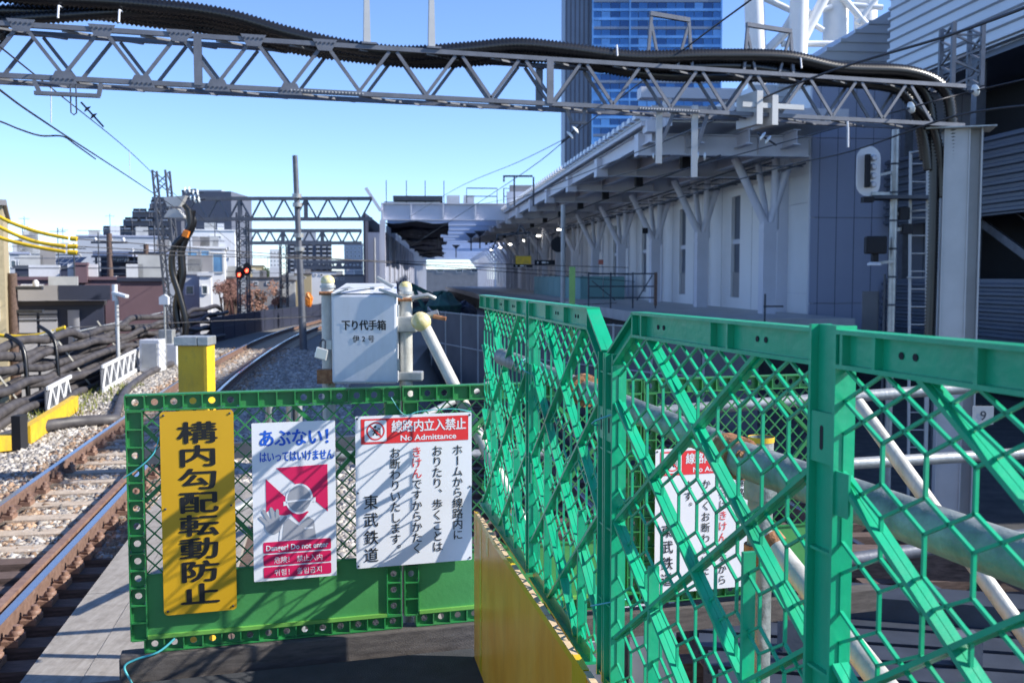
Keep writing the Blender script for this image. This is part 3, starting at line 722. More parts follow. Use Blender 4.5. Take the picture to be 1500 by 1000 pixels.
# ================================================================ JUNCTION BOX ON POSTS
def P3(px, py, Y=4.35): return U(px, py, Y)
YB = 4.30
bl_ = P3(536,562,YB)
t = thing('junction_cabinet', 'white junction cabinet with black characters and padlock mounted on two posts', 'cabinet', bl_)
k = YB/F
W2 = 46.5*k; H2 = 133*k
bp = MB().box(-W2,W2,0,.13,.0,H2)
part('housing', bp, M['boxw'], t, bevel=.012)
part('door', MB().box(-W2-.004,W2+.004,-.034,-.003,.004,H2-.004), M['boxw'], t, bevel=.011)
part('hood', MB().add([(-W2-.004,-.03,H2),(W2+.004,-.03,H2),(W2-.02,.16,H2+.042),(-W2+.03,.16,H2+.042),(-W2-.004,.0,H2-.01),(W2+.004,.0,H2-.01),(W2-.02,.16,H2),(-W2+.03,.16,H2)],
     [(0,1,2,3),(4,7,6,5),(0,4,5,1),(1,5,6,2),(2,6,7,3),(3,7,4,0)]), M['boxw'], t)
tx = MB()
for j, ch in enumerate('下り代手箱'): put(tx, ch, (-26.5+j*13)*k, H2-(46)*k, 13.4*k, 15.5*k, -.0352, .035)
for j, ch in enumerate('伊2号'): put(tx, ch, (-12+j*11.0)*k, H2-(66)*k, 10*k, 10.5*k, -.0352, .02, 'em' if ch != '2' else 'c')
part('lettering', tx, M['black'], t)
part('latch', MB().box(-W2-.03,-W2-.004,-.03,-.012,H2-.24,H2-.20), M['galv'], t)
pk = part('padlock', MB().prism([(-W2-.078,H2-.275),(-W2-.028,H2-.29),(-W2-.018,H2-.243),(-W2-.067,H2-.228)], -.04, -.016), M['lockm'], t, bevel=.004)
part('shackle', MB().tube([(-W2-.055,-.028,H2-.235),(-W2-.054,-.028,H2-.21),(-W2-.042,-.028,H2-.198),(-W2-.03,-.028,H2-.205),(-W2-.032,-.028,H2-.24)], .0045, 8), M['dsteel'], pk)
part('hinge', MB().tube([(W2+.006,-.018,H2-.10),(W2+.006,-.018,H2-.05)], .007, 8), M['galv'], t); part('hinge', MB().tube([(W2+.006,-.018,.06),(W2+.006,-.018,.11)], .007, 8), M['galv'], t)
part('rust_bracket', MB().box(-W2-.075,-W2-.004,.0,.05,.0,.06), M['orust'], t)
def capped(label, px, ptop, r, capr, Y, mm):
    top = P3(px, ptop, Y); t = thing('steel_post', label, 'post', (top.x, top.y, -1.9))
    part('tube', MB().tube([(0,0,0),(0,0,top.z+1.9)], r, 20), M[mm], t)
    part('cap', MB().lathe([(capr,0),(capr*1.02,.010),(capr*.9,.022),(capr*.55,.031),(.001,.034)], (0,0,top.z+1.9-.01), 18), M['cap'], t)
    for z in (-.05,-.02,): part('strap', MB().tube([(0,0,top.z+1.9+z-.012),(0,0,top.z+1.9+z)], r+.006, 18), M['galv'], t)
    part('clamp', MB().tube([(.03,-.02,top.z+1.85),(.10,-.03,top.z+1.865),(.13,-.01,top.z+1.85)], .010, 8), M['galv'], t)
    part('clamp_bolt', MB().tube([(-.03,-r-.01,top.z+1.845),(.03,-r-.01,top.z+1.845)], .008, 8), M['orust'], t)
    return t
capped('cream pipe post with yellow cap on the left side of the white cabinet', 480, 411, .0285, .030, YB+.08, 'cream')
c2 = capped('cream pipe post with yellow cap on the right side of the white cabinet', 594, 420, .0295, .028, YB+.08, 'cream')
part('clamp', MB().box(-.045,.05,-.04,.04,1.9+P3(594,476,YB).z-.035,1.9+P3(594,476,YB).z+.035), M['galv'], c2, bevel=.006)
part('side_bar', MB().tube([(-.05,-.04,1.9+P3(594,427,YB).z+.02),(-.12,-.03,1.9+P3(594,427,YB).z+.06)], .009, 8), M['galv'], c2)
part('foot_clamp', MB().box(-.07,.075,-.035,.035,1.9+P3(594,553,YB).z-.02,1.9+P3(594,553,YB).z+.02), M['galv'], c2, bevel=.006)
a = P3(618,470,YB); b = P3(664,562,YB-.1); d = (b-a)
t = thing('steel_post', 'slanting cream stay pipe with round yellow cap beside the cabinet', 'post', a)
part('tube', MB().tube([a, a+d*3.1], .026, 18), M['cream'], t, True)
part('cap', MB().lathe([(.034,-.03),(.042,0),(.040,.03),(.025,.048),(.001,.052)], (0,-.01,-.005), 18, (-.15,-.9,.25)), M['cap'], t)
part('clamp', MB().tube([(-.05,.02,.0),(.07,.02,.035)], .014, 8), M['galv'], t); part('clamp_bolt', MB().tube([(.05,-.005,.02),(.105,-.01,.01)], .010, 6), M['orust'], t)
single('steel_bracket', 'flat galvanised strap across the top of the white cabinet', 'bracket', MB().beam(P3(486,432,YB-.03), P3(508,424,YB-.03),.02,.006).beam(P3(508,424,YB-.03),P3(560,420,YB+.1),.02,.006).beam(P3(556,424,YB-.03),P3(590,436,YB-.04),.02,.012), M['galv'])
# yellow H post
a = P3(292,600,5.0)
t = thing('yellow_post', 'yellow steel post with grey cap behind the yellow sign', 'post', (a.x,a.y,-1.95)); zt = P3(292,505,5.0).z+1.95
hb = MB(); hb.box(-.082,.05,-.06,-.048,0,zt); hb.box(-.082,-.07,-.048,.05,0,zt); hb.box(.05,.066,-.075,.06,0,zt)
part('column', hb, M['ypaint'], t)
part('cap', MB().box(-.095,.02,-.08,.06,zt,zt+.045), M['galv'], t, bevel=.004); part('cap', MB().box(.022,.075,-.08,.06,zt,zt+.045), M['galv'], t, bevel=.004)
# small hardware seen through the barrier
for i, (px, py) in enumerate(((395,612),(425,604),(437,608))):
    p = U(px, py, 5.3); single('steel_stub', ('thin pale stub pipe behind the warning sign, leftmost of three','thin pale stub pipe behind the warning sign, middle of three','thin pale stub pipe behind the warning sign, rightmost of three')[i], 'pipe', MB().tube([(p.x,p.y,-1.9),(p.x,p.y,p.z+.08)], .022, 10), M['galv'])

# ================================================================ GANTRY WITH HOSES
GR = U(1372,183,13.0); GL = U(0,112,9.9)
GD = (GR-GL); GD.z = 0; GLEN = GD.length; GD.normalize(); GA = math.atan2(GD.y, GD.x)
GZ = 3.47; GH = .50; GW = .36
t = thing('overhead_gantry', 'grey steel lattice gantry beam spanning the whole top of the view', 'gantry', (GL.x, GL.y, 0), GA)
x0, x1 = -3.2, GLEN+.42
for y in (0, GW):
    part('chord', MB().box(x0,x1,y-.025,y+.025,GZ-.022,GZ+.026), M['steel'], t)
    part('chord', MB().box(x0,x1,y-.025,y+.025,GZ+GH-.022,GZ+GH+.026), M['steel'], t)
pitch = .735; k = 0; x = x0+.1
gm = [MB().beam((0,0,0),(pitch/2-.04,0,GH-.06),.036,.021,up=(0,1,0)).mesh('brace', M['steel']), MB().beam((pitch/2+.04,0,GH-.06),(pitch,0,0),.036,.021,up=(0,1,0)).mesh('brace', M['steel'])]
gus = MB().prism([(-.13,-.05),(.13,-.05),(.07,.07),(-.07,.07)], -.037, -.031).mesh('gusset', M['steel'])
bolts = MB()
cro = MB().beam((0,0,0),(pitch,GW,0),.03,.02).mesh('cross_brace', M['steel'])
while x < x1-pitch:
    for y in (0, GW):
        for m_ in gm:
            o = link('brace', m_, t); o.location = (x+(0 if y == 0 else .1), y, GZ+.03)
    if x < 3.4 and x > -1:
        o = link('gusset', gus, t); o.location = (x, 0, GZ)
        o = link('gusset', gus, t); o.location = (x+pitch/2, 0, GZ+GH); o.rotation_euler = (math.pi,0,0); o.location.y = -.068
        for q in (-.09,-.045,0,.045,.09):
            bolts.lathe([(.012,0),(.010,.01)], (x+q,-.037,GZ-.01), 6, (0,-1,0)); bolts.lathe([(.012,0),(.010,.01)], (x+pitch/2+q,-.037,GZ+GH+.012), 6, (0,-1,0))
    o = link('cross_brace', cro, t); o.location = (x, 0, GZ-.02)
    o = link('cross_brace', cro, t); o.location = (x, 0, GZ+GH-.03)
    x += pitch; k += 1
o = part('bolts', bolts, M['dsteel'], t); o['kind'] = 'stuff'
for px in (250, 765):
    q = .0 + (px/1372.)*GLEN*.93
    part('upright', MB().box(q-.04,q+.04,-.035,-.02,GZ,GZ+GH), M['steel'], t); part('upright', MB().box(q-.04,q+.04,GW,GW+.035,GZ,GZ+GH), M['steel'], t)
for q in (GLEN*.255, GLEN*.62):
    sp_ = MB()
    for i in range(22):
        xx = q+i*.036; sp_.lathe([(.011,0),(.009,.010)], (xx,-.030,GZ+.0), 6, (0,-1,0))
    o = part('splice_bolts', sp_, M['lsteel'], t); o['kind'] = 'stuff'
def gp(x, y, z): c, s = math.cos(GA), math.sin(GA); return V(GL.x+x*c-y*s, GL.y+x*s+y*c, z)
def gx(px):   # gantry x coordinate that shows at photo column px
    rx = (px-750)/F; c, s = math.cos(GA), math.sin(GA); return (GL.x-rx*GL.y)/(rx*s-c)
def hose(pts, r, pitch=.034, n=10, amp=.14):
    P = [Vector(p) for p in crom([tuple(p) for p in pts], 12)]
    d = [0]
    for a, b in zip(P, P[1:]): d.append(d[-1]+(b-a).length)
    L = d[-1]; m = int(L/pitch*2); arr = np.array([tuple(p) for p in P]); out = [V(*[np.interp(i/m*L, d, arr[:,c]) for c in range(3)]) for i in range(m+1)]
    rr = [r*(1+(amp if i % 2 else -amp)) for i in range(m+1)]
    return MB().tube(out, rr, n)
def hz(px, py, Ysh=0, y=.18):  # world point over gantry at column px with pixel height py
    x = gx(px); p = gp(x, y, 0); rx, rz = ray(px, py); return V(p.x, p.y, EYE+rz*p.y)
hh = [
 ([(-160,40),(-60,-12),(60,-2),(200,6),(330,22),(430,50),(520,70),(600,78),(690,72),(760,66),(830,72),(930,84),(1040,82),(1150,84),(1230,100),(1330,106),(1380,130),(1394,180),(1398,260)], .085, .10),
 ([(-160,60),(-40,22),(60,18),(200,22),(330,36),(430,62),(520,78),(620,88),(700,84),(770,72),(860,80),(960,92),(1060,90),(1160,92),(1240,106),(1330,116),(1366,140),(1378,200),(1382,330),(1380,560)], .075, .24),
 ([(-60,75),(0,58),(14,22),(90,14),(220,30),(340,46),(440,70),(540,84),(640,92),(740,86),(820,84),(900,98),(980,104),(1080,104),(1200,112),(1300,122),(1355,140),(1364,190),(1372,235)], .075, .30),
 ([(-40,95),(-6,80),(8,36),(100,24),(240,18),(350,34),(440,58),(540,74),(650,80),(760,74),(880,88),(980,98),(1100,98),(1220,118),(1310,128),(1340,150),(1372,185),(1386,240),(1390,290)], .07, .18),
 ([(840,86),(920,104),(1000,112),(1100,112),(1200,118),(1290,124),(1330,134),(1350,160),(1366,200),(1374,250)], .07, .26),
]
hl = ['black corrugated hose lying on top of the gantry, frontmost of the bundle','black corrugated hose inside the gantry bundle, second from the front','black corrugated hose sagging lowest under the gantry top chord','black corrugated hose drooping behind the gantry left end','short black corrugated hose joining the bundle at mid gantry']
for (pts, r, yy), lb in zip(hh, hl):
    single('corrugated_hose', lb, 'hose', hose([hz(a, b, y=yy) for a, b in pts], r*.9, .045, 10, .15), M['hose'], 'black corrugated hoses along the gantry')
for i, px in enumerate((98,185,900,1165)):
    p = gp(gx(px), -.04, GZ+GH+.08); q = gp(gx(px+4), .1, GZ+GH+.22)
    wirething('cable_tie', ['white cable tie at the left end of the gantry hoses','white cable tie above the left gantry braces','white cable tie on the middle of the hose bundle','white cable tie on the right part of the hose bundle'][i], 'cable tie', [p, (p+q)/2+V(0,-.03,.06), q], .011, M['boxw'])
# spike posts on gantry
for px, lab in ((541,'thin tapered post standing on the gantry, left of the pair'),(634,'thin tapered post standing on the gantry, right of the pair')):
    x = gx(px); b = gp(x, .0, GZ+GH+.03); m_ = MB().prism([(-.038,0),(.038,0),(.012,1.5),(-.005,1.5)], -.03, .03)
    t2 = thing('tapered_post', lab, 'post', b, GA); part('blade', m_, M['lsteel'], t2); part('foot', MB().box(-.06,.1,-.05,.3,-.0,.02), M['steel'], t2)
# frames on top
for (xa, xb, yt, lab) in ((950,1015,20,'grey steel frame on the gantry in front of the glass tower'),(1090,1162,36,'grey steel frame on the gantry in front of the lattice tower')):
    t2 = thing('gantry_hoop', lab, 'frame', gp(gx(xa), .1, GZ+GH+.03), GA)
    L = gx(xb)-gx(xa); H_ = hz(xa, yt, y=.1).z-(GZ+GH+.03)
    part('leg', MB().beam((0,0,0),(.05,0,H_),.035,.035), M['steel'], t2); part('leg', MB().beam((.16,0,0),(.05,0,H_*.8),.03,.03), M['steel'], t2)
    part('leg', MB().beam((L,0,0),(L-.05,0,H_-.05),.035,.035), M['steel'], t2); part('leg', MB().beam((L-.2,0,0),(L-.06,0,H_*.8),.03,.03), M['steel'], t2)
    part('crossbar', MB().beam((.03,0,H_+.0),(L-.04,0,H_-.04),.05,.05), M['steel'], t2)
# column under the gantry right end
cp = gp(GLEN+.50, .10, 0)
t = thing('steel_column', 'tall pale grey steel H column with cap plate supporting the gantry on the right', 'column', (cp.x,cp.y,-1.95), math.radians(-17))
hgt = GZ-.045+1.95
part('flange', MB().box(-.23,.05,-.17,-.15,0,hgt), M['lsteel'], t); part('flange', MB().box(-.23,.05,.15,.17,0,hgt), M['lsteel'], t)
part('web', MB().box(-.10,-.08,-.15,.15,0,hgt), M['lsteel'], t)
part('flange', MB().box(.05,.066,-.19,.19,0,hgt), M['lsteel'], t); part('flange', MB().box(-.246,-.23,-.19,.19,0,hgt), M['lsteel'], t)
part('flange', MB().box(.20,.22,-.17,.17,0,hgt), M['lsteel'], t); part('web', MB().box(.066,.2,-.01,.01,0,hgt), M['lsteel'], t)
part('cap_plate', MB().box(-.48,.36,-.3,.3,hgt,hgt+.018), M['galv'], t); part('base_plate', MB().box(-.35,.35,-.3,.3,0,.03), M['lsteel'], t)
# left support outside the frame
cpl = gp(-3.0,.18,0); t = thing('lattice_column', 'lattice column supporting the left end of the gantry', 'column', (cpl.x,cpl.y,-6.9))
for a in (-.2,.2):
    for b in (-.2,.2): part('leg', MB().box(a-.03,a+.03,b-.03,b+.03,0,GZ+6.85), M['steel'], t)
# hanging brackets and insulators
def insulator(name, label, p, d, r, n, m, gap=None, group=None):
    d = Vector(d).normalized(); gap = gap or r*1.1; t = thing(name, label, 'insulator', p, 0, group)
    part('rod', MB().tube([V(0,0,0)-d*gap, d*(gap*(n+.6))], r*.22, 8), M['dsteel'], t)
    for i in range(n):
        part('disc', MB().lathe([(r*.3,-r*.35),(r*.55,-r*.25),(r,-.0),(r*.98,r*.12),(r*.4,r*.2)], d*(gap*i), 16, d), M[m], t)
    return t
t2 = thing('hanging_bracket', 'grey bracket bolted under the left end of the gantry', 'bracket', gp(gx(60),0,GZ), GA)
L = gx(155)-gx(55)
part('arm', MB().box(0,L*.95,-.03,.03,-.17,-.135), M['steel'], t2); part('arm', MB().beam((L*.93,0,-.15),(L*.97,0,-.03),.05,.04), M['steel'], t2); part('arm', MB().beam((0,0,-.03),(.05,0,-.15),.05,.04), M['steel'], t2)
part('shackle', MB().tube([(L*.52,0,-.05),(L*.52,0,-.33),(L*.56,0,-.35),(L*.60,0,-.33),(L*.60,0,-.05)], .008, 6), M['dsteel'], t2)
insulator('line_insulator', 'dark two disc insulator hanging under the left end of the gantry', U(128,160,10.6), (.55,.3,-.7), .045, 2, 'browni', .09)
insulator('line_insulator', 'pale two disc insulator hanging in front of the glass tower', U(843,190,11.6), (-.6,.2,-.55), .055, 2, 'insul', .085)
insulator('line_insulator', 'clear glass insulator on the wire right of the steel column', U(1428,133,12.4), (.9,.2,.3), .075, 1, 'insul')
insulator('line_insulator', 'clear glass insulator on the wire left of the steel column cap', U(1334,158,12.6), (.9,.2,.3), .075, 1, 'insul')
insulator('line_insulator', 'white twin insulator under the canopy edge, middle one', U(1117,200,14.2), (.8,0,-.5), .07, 2, 'insul', .09)
insulator('line_insulator', 'white twin insulator under the canopy edge, right of the long rod', U(1022,229,14.5), (.9,0,-.05), .06, 2, 'insul', .10)
insulator('line_insulator', 'white twin insulator under the canopy edge, leftmost', U(957,229,15.5), (.9,0,.05), .05, 2, 'insul', .10)
# gantry drop arms
for px, yt, yb, lab in ((968,163,240,'grey drop arm hanging under the gantry, left of the pair'),(1020,155,260,'grey drop arm hanging under the gantry, right of the pair')):
    a = hz(px, yt, y=.1); b = U(px, yb, a.y); t2 = thing('drop_arm', lab, 'bracket', a)
    part('arm', MB().box(-.035,.035,-.03,.03,b.z-a.z,0), M['lsteel'], t2); part('stay', MB().beam((.18,0,0),(.03,0,(b.z-a.z)*.6),.05,.04), M['steel'], t2)
t2 = thing('drop_arm', 'grey U shaped drop arm in front of the glass tower', 'bracket', hz(840,150,y=.1))
part('arm', MB().beam((-.08,0,0),(.0,0,-.22),.03,.04), M['steel'], t2); part('arm', MB().beam((.17,0,0),(.14,0,-.22),.03,.04), M['steel'], t2); part('crossbar', MB().box(-.02,.18,-.02,.02,-.25,-.22), M['steel'], t2)
a = hz(1115,160,y=0)
t2 = thing('cross_bracket', 'pale grey double bracket across the gantry bottom chord at right', 'bracket', a, GA)
part('bar', MB().box(-.34,.5,-.08,-.04,0,.06), M['lsteel'], t2); part('plate', MB().box(-.16,-.08,-.1,.4,-.2,.2), M['lsteel'], t2); part('plate', MB().box(.05,.13,-.1,.4,-.2,.16), M['lsteel'], t2)
wirething('hanger_rod', 'short white hanger rod below the gantry right of the building corner', 'rod', [U(1241,178,12.4), U(1242,190,12.4), U(1242,216,12.4)], .013, M['boxw'])

# ================================================================ WIRES
W = [
 ('thin messenger wire from the upper left running to the lattice mast', [((-80,5),6),((70,125),11),((190,222),20),((262,290),28),((345,360),42)], .008),
 ('contact wire crossing the left sky below the messenger wire', [((-120,30),6),((0,132),8.5),((75,185),11),((190,260),18),((268,312),28)], .010),
 ('short dark jumper wire curving into the left contact wire', [((-30,170),9),((0,178),9),((30,190),9.6),((60,199),10),((92,200),10.6),((112,213),11.5),((140,233),13)], .009),
 ('messenger wire from the top right down to the shed roof', [((1260,-80),8),((1100,0),10),((838,198),20),((745,268),30),((600,362),60)], .010),
 ('upper dropper wire rising from the shed to the pale insulator', [((838,198),19),((758,238),26),((665,278),34),((600,318),60)], .008),
 ('long wire from the upper right corner over the canopy', [((1560,-12),6),((1390,52),8),((1180,118),11),((1000,196),16),((860,252),26),((740,300),40)], .012),
 ('wire sloping across the white end wall towards the canopy', [((1560,150),9),((1400,170),11),((1245,222),14),((1130,249),17),((940,305),26),((760,350),45)], .012),
 ('thin wire from the right glass insulator across the gantry', [((1600,95),10),((1428,133),12.4),((1334,158),12.6),((1180,200),16),((950,262),24)], .010),
 ('thin feeder wire ending at the frame over the shed girder', [((700,300),60),((860,268),36),((1000,230),24)], .010),
]
for lab, pts, r in W:
    wirething('overhead_wire', lab, 'wire', crom([tuple(U(*p, Y)) for p, Y in pts], 6), r, M['wire'], 6, 'overhead line wires')
for i, (px, py, Y, y2) in enumerate(((75,130,11,180),(190,222,19,258))):
    wirething('dropper', ['thin dropper with white bead between the left wires, nearer one','thin dropper with white bead between the left wires, farther one'][i], 'wire', [U(px,py,Y), U(px,y2,Y)], .006, M['boxw'])

# ================================================================ SIGNAL POLE (right)
YS = 15.0
b = U(1305,470,YS)
t = thing('signal_pole', 'tall round grey steel pole with a small bracket platform in front of the end wall', 'pole', (b.x,b.y,-1.95))
ztop = U(1308,190,YS).z+1.95
part('tube', MB().tube([(0,0,0),(0,0,ztop)], .055, 16), M['galv'], t); part('tube', MB().tube([(-.10,.02,0),(-.10,.02,ztop*.62)], .02, 8), M['dsteel'], t)
for i in range(7): part('step_band', MB().tube([(0,0,2.6+i*.42),(0,0,2.63+i*.42)], .066, 12), M['dsteel'], t)
zp = U(1300,292,YS).z+1.95
part('platform', MB().box(-.38,.75,-.15,.3,zp,zp+.05), M['dsteel'], t)
part('arm', MB().beam((0,0,ztop-.62),(-.45,0,ztop-.72),.04,.04), M['galv'], t)
c = U(1272,251,YS-.1)
t = thing('rear_signal', 'white rounded signal head seen from behind, mounted left of the grey pole', 'signal', c)
def capsule(w, h, n=8): return [( w*math.cos(a), h-w+w*math.sin(a)) for a in [math.pi*i/n for i in range(n+1)]]+[(w*math.cos(a), -h+w+w*math.sin(a)) for a in [math.pi+math.pi*i/n for i in range(n+1)]]
part('backing_plate', MB().prism(capsule(.178,.37), 0, .012), M['white'], t)
part('housing', MB().box(-.06,-.005,-.10,0,-.24,.24), M['dark'], t)
for i in range(4): part('lamp_unit', MB().lathe([(.05,0),(.05,.05),(.03,.08)], (.06,0,-.2+i*.13), 12, (0,-1,0)), M['boxw'], t)
part('junction', MB().box(-.09,.06,-.1,.05,-.46,-.38), M['dark'], t); part('arm', MB().beam((.05,0,-.33),(.33,.05,-.33),.05,.05), M['galv'], t)
c = U(1281,360,YS-.1)
t = thing('floodlight', 'black floodlight on a small arm at the left of the grey pole', 'floodlight', c)
part('body', MB().hprism([(-.16,-.1),(.14,-.14),(.18,.1),(-.12,.12)], -.12, .14), M['dark'], t, bevel=.02); part('yoke', MB().box(-.03,.05,-.04,.04,-.24,-.12), M['dark'], t)
part('base', MB().lathe([(.1,0),(.1,.03),(.06,.05)], (0,0,-.29), 12), M['boxw'], t); part('arm', MB().beam((.05,0,-.26),(.3,0,-.23),.04,.04), M['galv'], t)
for i, (px, y0, y1) in enumerate(((1323,304,322),(1327,328,343))):
    c = U(px,(y0+y1)/2,YS); hh_ = (y1-y0)/2*YS/F
    t = thing('equipment_box', ['small black box on the right of the grey pole, upper one','small black box on the right of the grey pole, lower one'][i], 'box', c); part('case', MB().box(-.07,.08,-.06,.06,-hh_,hh_), M['dark'], t, bevel=.008); part('bracket', MB().beam((-.2,0,-.02),(-.07,0,0),.03,.05), M['galv'], t)
# caged ladder
lb_ = U(1352,480,YS+.2)
t = thing('caged_ladder', 'pale caged ladder between the grey pole and the steel column', 'ladder', (lb_.x,lb_.y,-1.95))
Hl = U(1352,222,YS+.2).z+1.95
for x in (-.16,.10): part('stile', MB().beam((x,0,0),(x-.10,0,Hl),.035,.035), M['lsteel'], t)
part('stile', MB().beam((.22,.3,0),(.22,.3,Hl+.1),.04,.04), M['lsteel'], t)
z = .3
while z < Hl: part('rung', MB().tube([(-.16-.1*z/Hl,0,z),(.10-.1*z/Hl,0,z)], .010, 6), M['lsteel'], t); z += .27
for z in (Hl-.02,Hl-.9,Hl-1.9): part('hoop', MB().tube([(-.26,0,z),(-.2,-.3,z),(.05,-.32,z),(.1,0,z),(.22,.3,z)], .014, 6), M['lsteel'], t)
# lattice mast behind the column
def lattice(name, label, base, top, w, m, nseg, tilt=(0,0), group=None):
    t = thing(name, label, 'mast', base, 0, group); H_ = top-base.z; tx, ty = tilt
    f = lambda x, y, z: V(x+tx*z/H_, y+ty*z/H_, z)
    c = [(-w,-w),(w,-w),(w,w),(-w,w)]
    for a, b in c: part('leg', MB().beam(f(a,b,0), f(a,b,H_), w*.28, w*.28), m, t)
    for i in range(nseg):
        z0 = i*H_/nseg; z1 = (i+1)*H_/nseg
        for k in range(4):
            p, q = c[k], c[(k+1)%4]
            if i % 2: p, q = q, p
            part('brace', MB().beam(f(*p,z0), f(*q,z1), w*.14, w*.14), m, t)
        if i % 4 == 0: part('ring', MB().beam(f(*c[0],z0), f(*c[1],z0), w*.14, w*.14), m, t)
    return t
b = U(1375,480,16.5); lattice('lattice_mast', 'dark lattice mast half hidden behind the pale steel column', V(b.x,b.y,-1.95), U(1375,195,16.5).z, .12, M['dsteel'], 18)
b = U(1407,118,13.4); lattice('lattice_mast', 'short pale lattice mast standing on the right end of the gantry', V(b.x,b.y,GZ+GH+.03), U(1407,38,13.4).z-b.z+b.z, .19, M['steel'], 5)

# ================================================================ STATION
t = thing('station_wall', 'long pale station wall with narrow vertical windows along the platform', 'wall', ST(14,36.3,0), HS)
def stl(px, d): return d*F/(px-590)     # station length coordinate at column px for lateral d
# local frame: x lateral (towards the right), y along track
zb, ztp = .2, 6.2
seglen = 8.0
part('end_return', MB().box(-.002,.75,-.13,.018,-1.9,6.9), M['stcol'], t)
l0 = 0
for i in range(14):
    y0 = i*seglen
    # wall bay with a recess for the window at its centre
    wb = MB(); wc = y0+4.6; ww = .55
    wb.box(0,.4,y0+.02,wc-ww,zb,ztp); wb.box(0,.4,wc+ww,y0+seglen-.02,zb,ztp); wb.box(.0,.4,wc-ww,wc+ww,4.9,ztp); wb.box(0,.4,wc-ww,wc+ww,zb,.65)
    part('wall_panel', wb, M['stwall'], t)
    part('window', MB().box(.15,.2,wc-ww,wc+ww,.65,4.9), M['louv'], t); part('window_bar', MB().box(.08,.15,wc-ww,wc+ww,2.9,3.1), M['stcol'], t)
    part('window_panel', MB().box(.09,.149,wc-ww,wc+ww,.66,1.7), M['fascia'], t)
    for q in (1.3,2.6,6.4): part('panel_joint', MB().box(-.004,.0,y0+q,y0+q+.03,zb,ztp), M['fascia'], t)
    part('downpipe', MB().tube([(-.08,y0+.3,zb),(-.08,y0+.3,ztp)], .05, 6), M['stcol'], t)
    part('joint_strip', MB().box(.1,.3,y0-.02,y0+.02,zb,ztp), M['dsteel'], t)
part('cable_rail', MB().tube([(-.25,-.5,5.42),(-.25,100,5.42)], .07, 8), M['dsteel'], t); part('cable_rail', MB().tube([(-.3,-.5,5.75),(-.3,100,5.75)], .03, 8), M['dsteel'], t)
# Y columns
def ycol():
    t = thing('platform_column', 'white Y shaped platform column', 'column', ST(13,34.5,.2), HS, 'white Y shaped columns along the platform')
    m = M['stcol']
    part('shaft', MB().box(-.24,.24,-.24,.24,0,3.25), m, t)
    part('upper_shaft', MB().tube([(.25,0,3.0),(.25,0,5.6)], .14, 10), m, t)
    part('arm', MB().tube([(0,0,3.0),(-1.25,0,5.5)], .15, 10), m, t); part('arm', MB().tube([(0,0,3.0),(.75,0,5.4)], .15, 10), m, t)
    part('arm', MB().tube([(0,0,3.1),(.0,1.1,5.4)], .12, 8), m, t)
    part('collar', MB().box(-.26,.26,-.26,.26,2.9,2.97), m, t)
    return t
c0 = ycol(); labs = 'first second third fourth fifth sixth seventh eighth ninth tenth eleventh twelfth'.split()
c0['label'] = 'white Y shaped platform column closest to the blue grey end wall'
for i in range(1, 12): dup(c0, ST(13,34.5+8*i,.2), label='white Y shaped platform column, %s counted from the end wall' % labs[i])
# platform
t = thing('platform', 'station platform slab with a pale edge in front of the white columns', 'platform', ST(8.6,28,0), HS)
part('slab', MB().box(0,5.6,2,110,-.2,.2), M['lsteel'], t); part('wall', MB().box(.3,5.6,2.2,110,-1.95,-.2), M['pit'], t)
part('slab', MB().box(-2.6,0,26,110,-.2,.2), M['fascia'], t); part('wall', MB().box(-2.3,0.3,26.2,110,-1.95,-.2), M['pit'], t)
# canopy
t = thing('platform_canopy', 'white steel platform canopy with transverse beams and a corrugated roof edge', 'canopy', ST(0,31.5,0), HS)
zc = 6.2
for i in range(13):
    y = i*7.0+1.2
    bmn = MB(); bmn.box(8.2,13.7,y-.01,y+.01,zc-.62,zc); bmn.box(8.2,13.7,y-.18,y+.18,zc-.66,zc-.62); bmn.box(8.2,13.7,y-.18,y+.18,zc,zc+.03)
    part('cross_beam', bmn, M['stcol'], t)
    part('beam_end', MB().box(7.75,8.2,y-.28,y+.28,zc-.7,zc+.02), M['stcol'], t)
    for q in (1.6,3.4,5.2): part('edge_post', MB().box(7.95,8.05,y+q,y+q+.16,zc+.02,zc+.2), M['stcol'], t)
    part('lamp_box', MB().box(9.9,10.2,y+2,y+2.35,zc-.85,zc-.35), M['dark'], t)
    for dd in (9.4,11.9):
        part('purlin_stiffener', MB().box(dd,dd+.02,y-.16,y+.16,zc-.61,zc-.01), M['stcol'], t)
for d in (7.98, 9.6, 11.2, 12.8):
    b_ = MB(); b_.box(d-.01,d+.01,0,90,zc-.36,zc+.06); b_.box(d-.12,d+.12,0,90,zc+.06,zc+.09); b_.box(d-.12,d+.12,0,90,zc-.4,zc-.36); part('long_girder', b_, M['stcol'], t)
part('roof_deck', MB().box(7.6,14.4,0,90,zc+.26,zc+.34), M['siding'], t); part('edge_rail', MB().box(7.62,7.75,0,90,zc+.12,zc+.25), M['stcol'], t)
tooth = MB().prism([(-.26,0),(-.17,.16),(.17,.16),(.26,0)], 0, 6.2)
tooth.v = [(a[1]+7.45, a[0], a[2]) for a in tooth.v]; tooth.f = [f[::-1] for f in tooth.f]; tm = tooth.mesh('roof_rib', M['boxw'])
for i in range(110):
    o = link('roof_rib', tm, t); o.location = (0, .3+i*.8, zc+.345)
part('end_fascia', MB().box(7.9,14.4,-.3,-.02,zc+.30,zc+.72), M['stcol'], t)
part('gable_beam', MB().box(7.75,8.1,-.28,.3,zc-.1,zc+.29), M['stcol'], t)
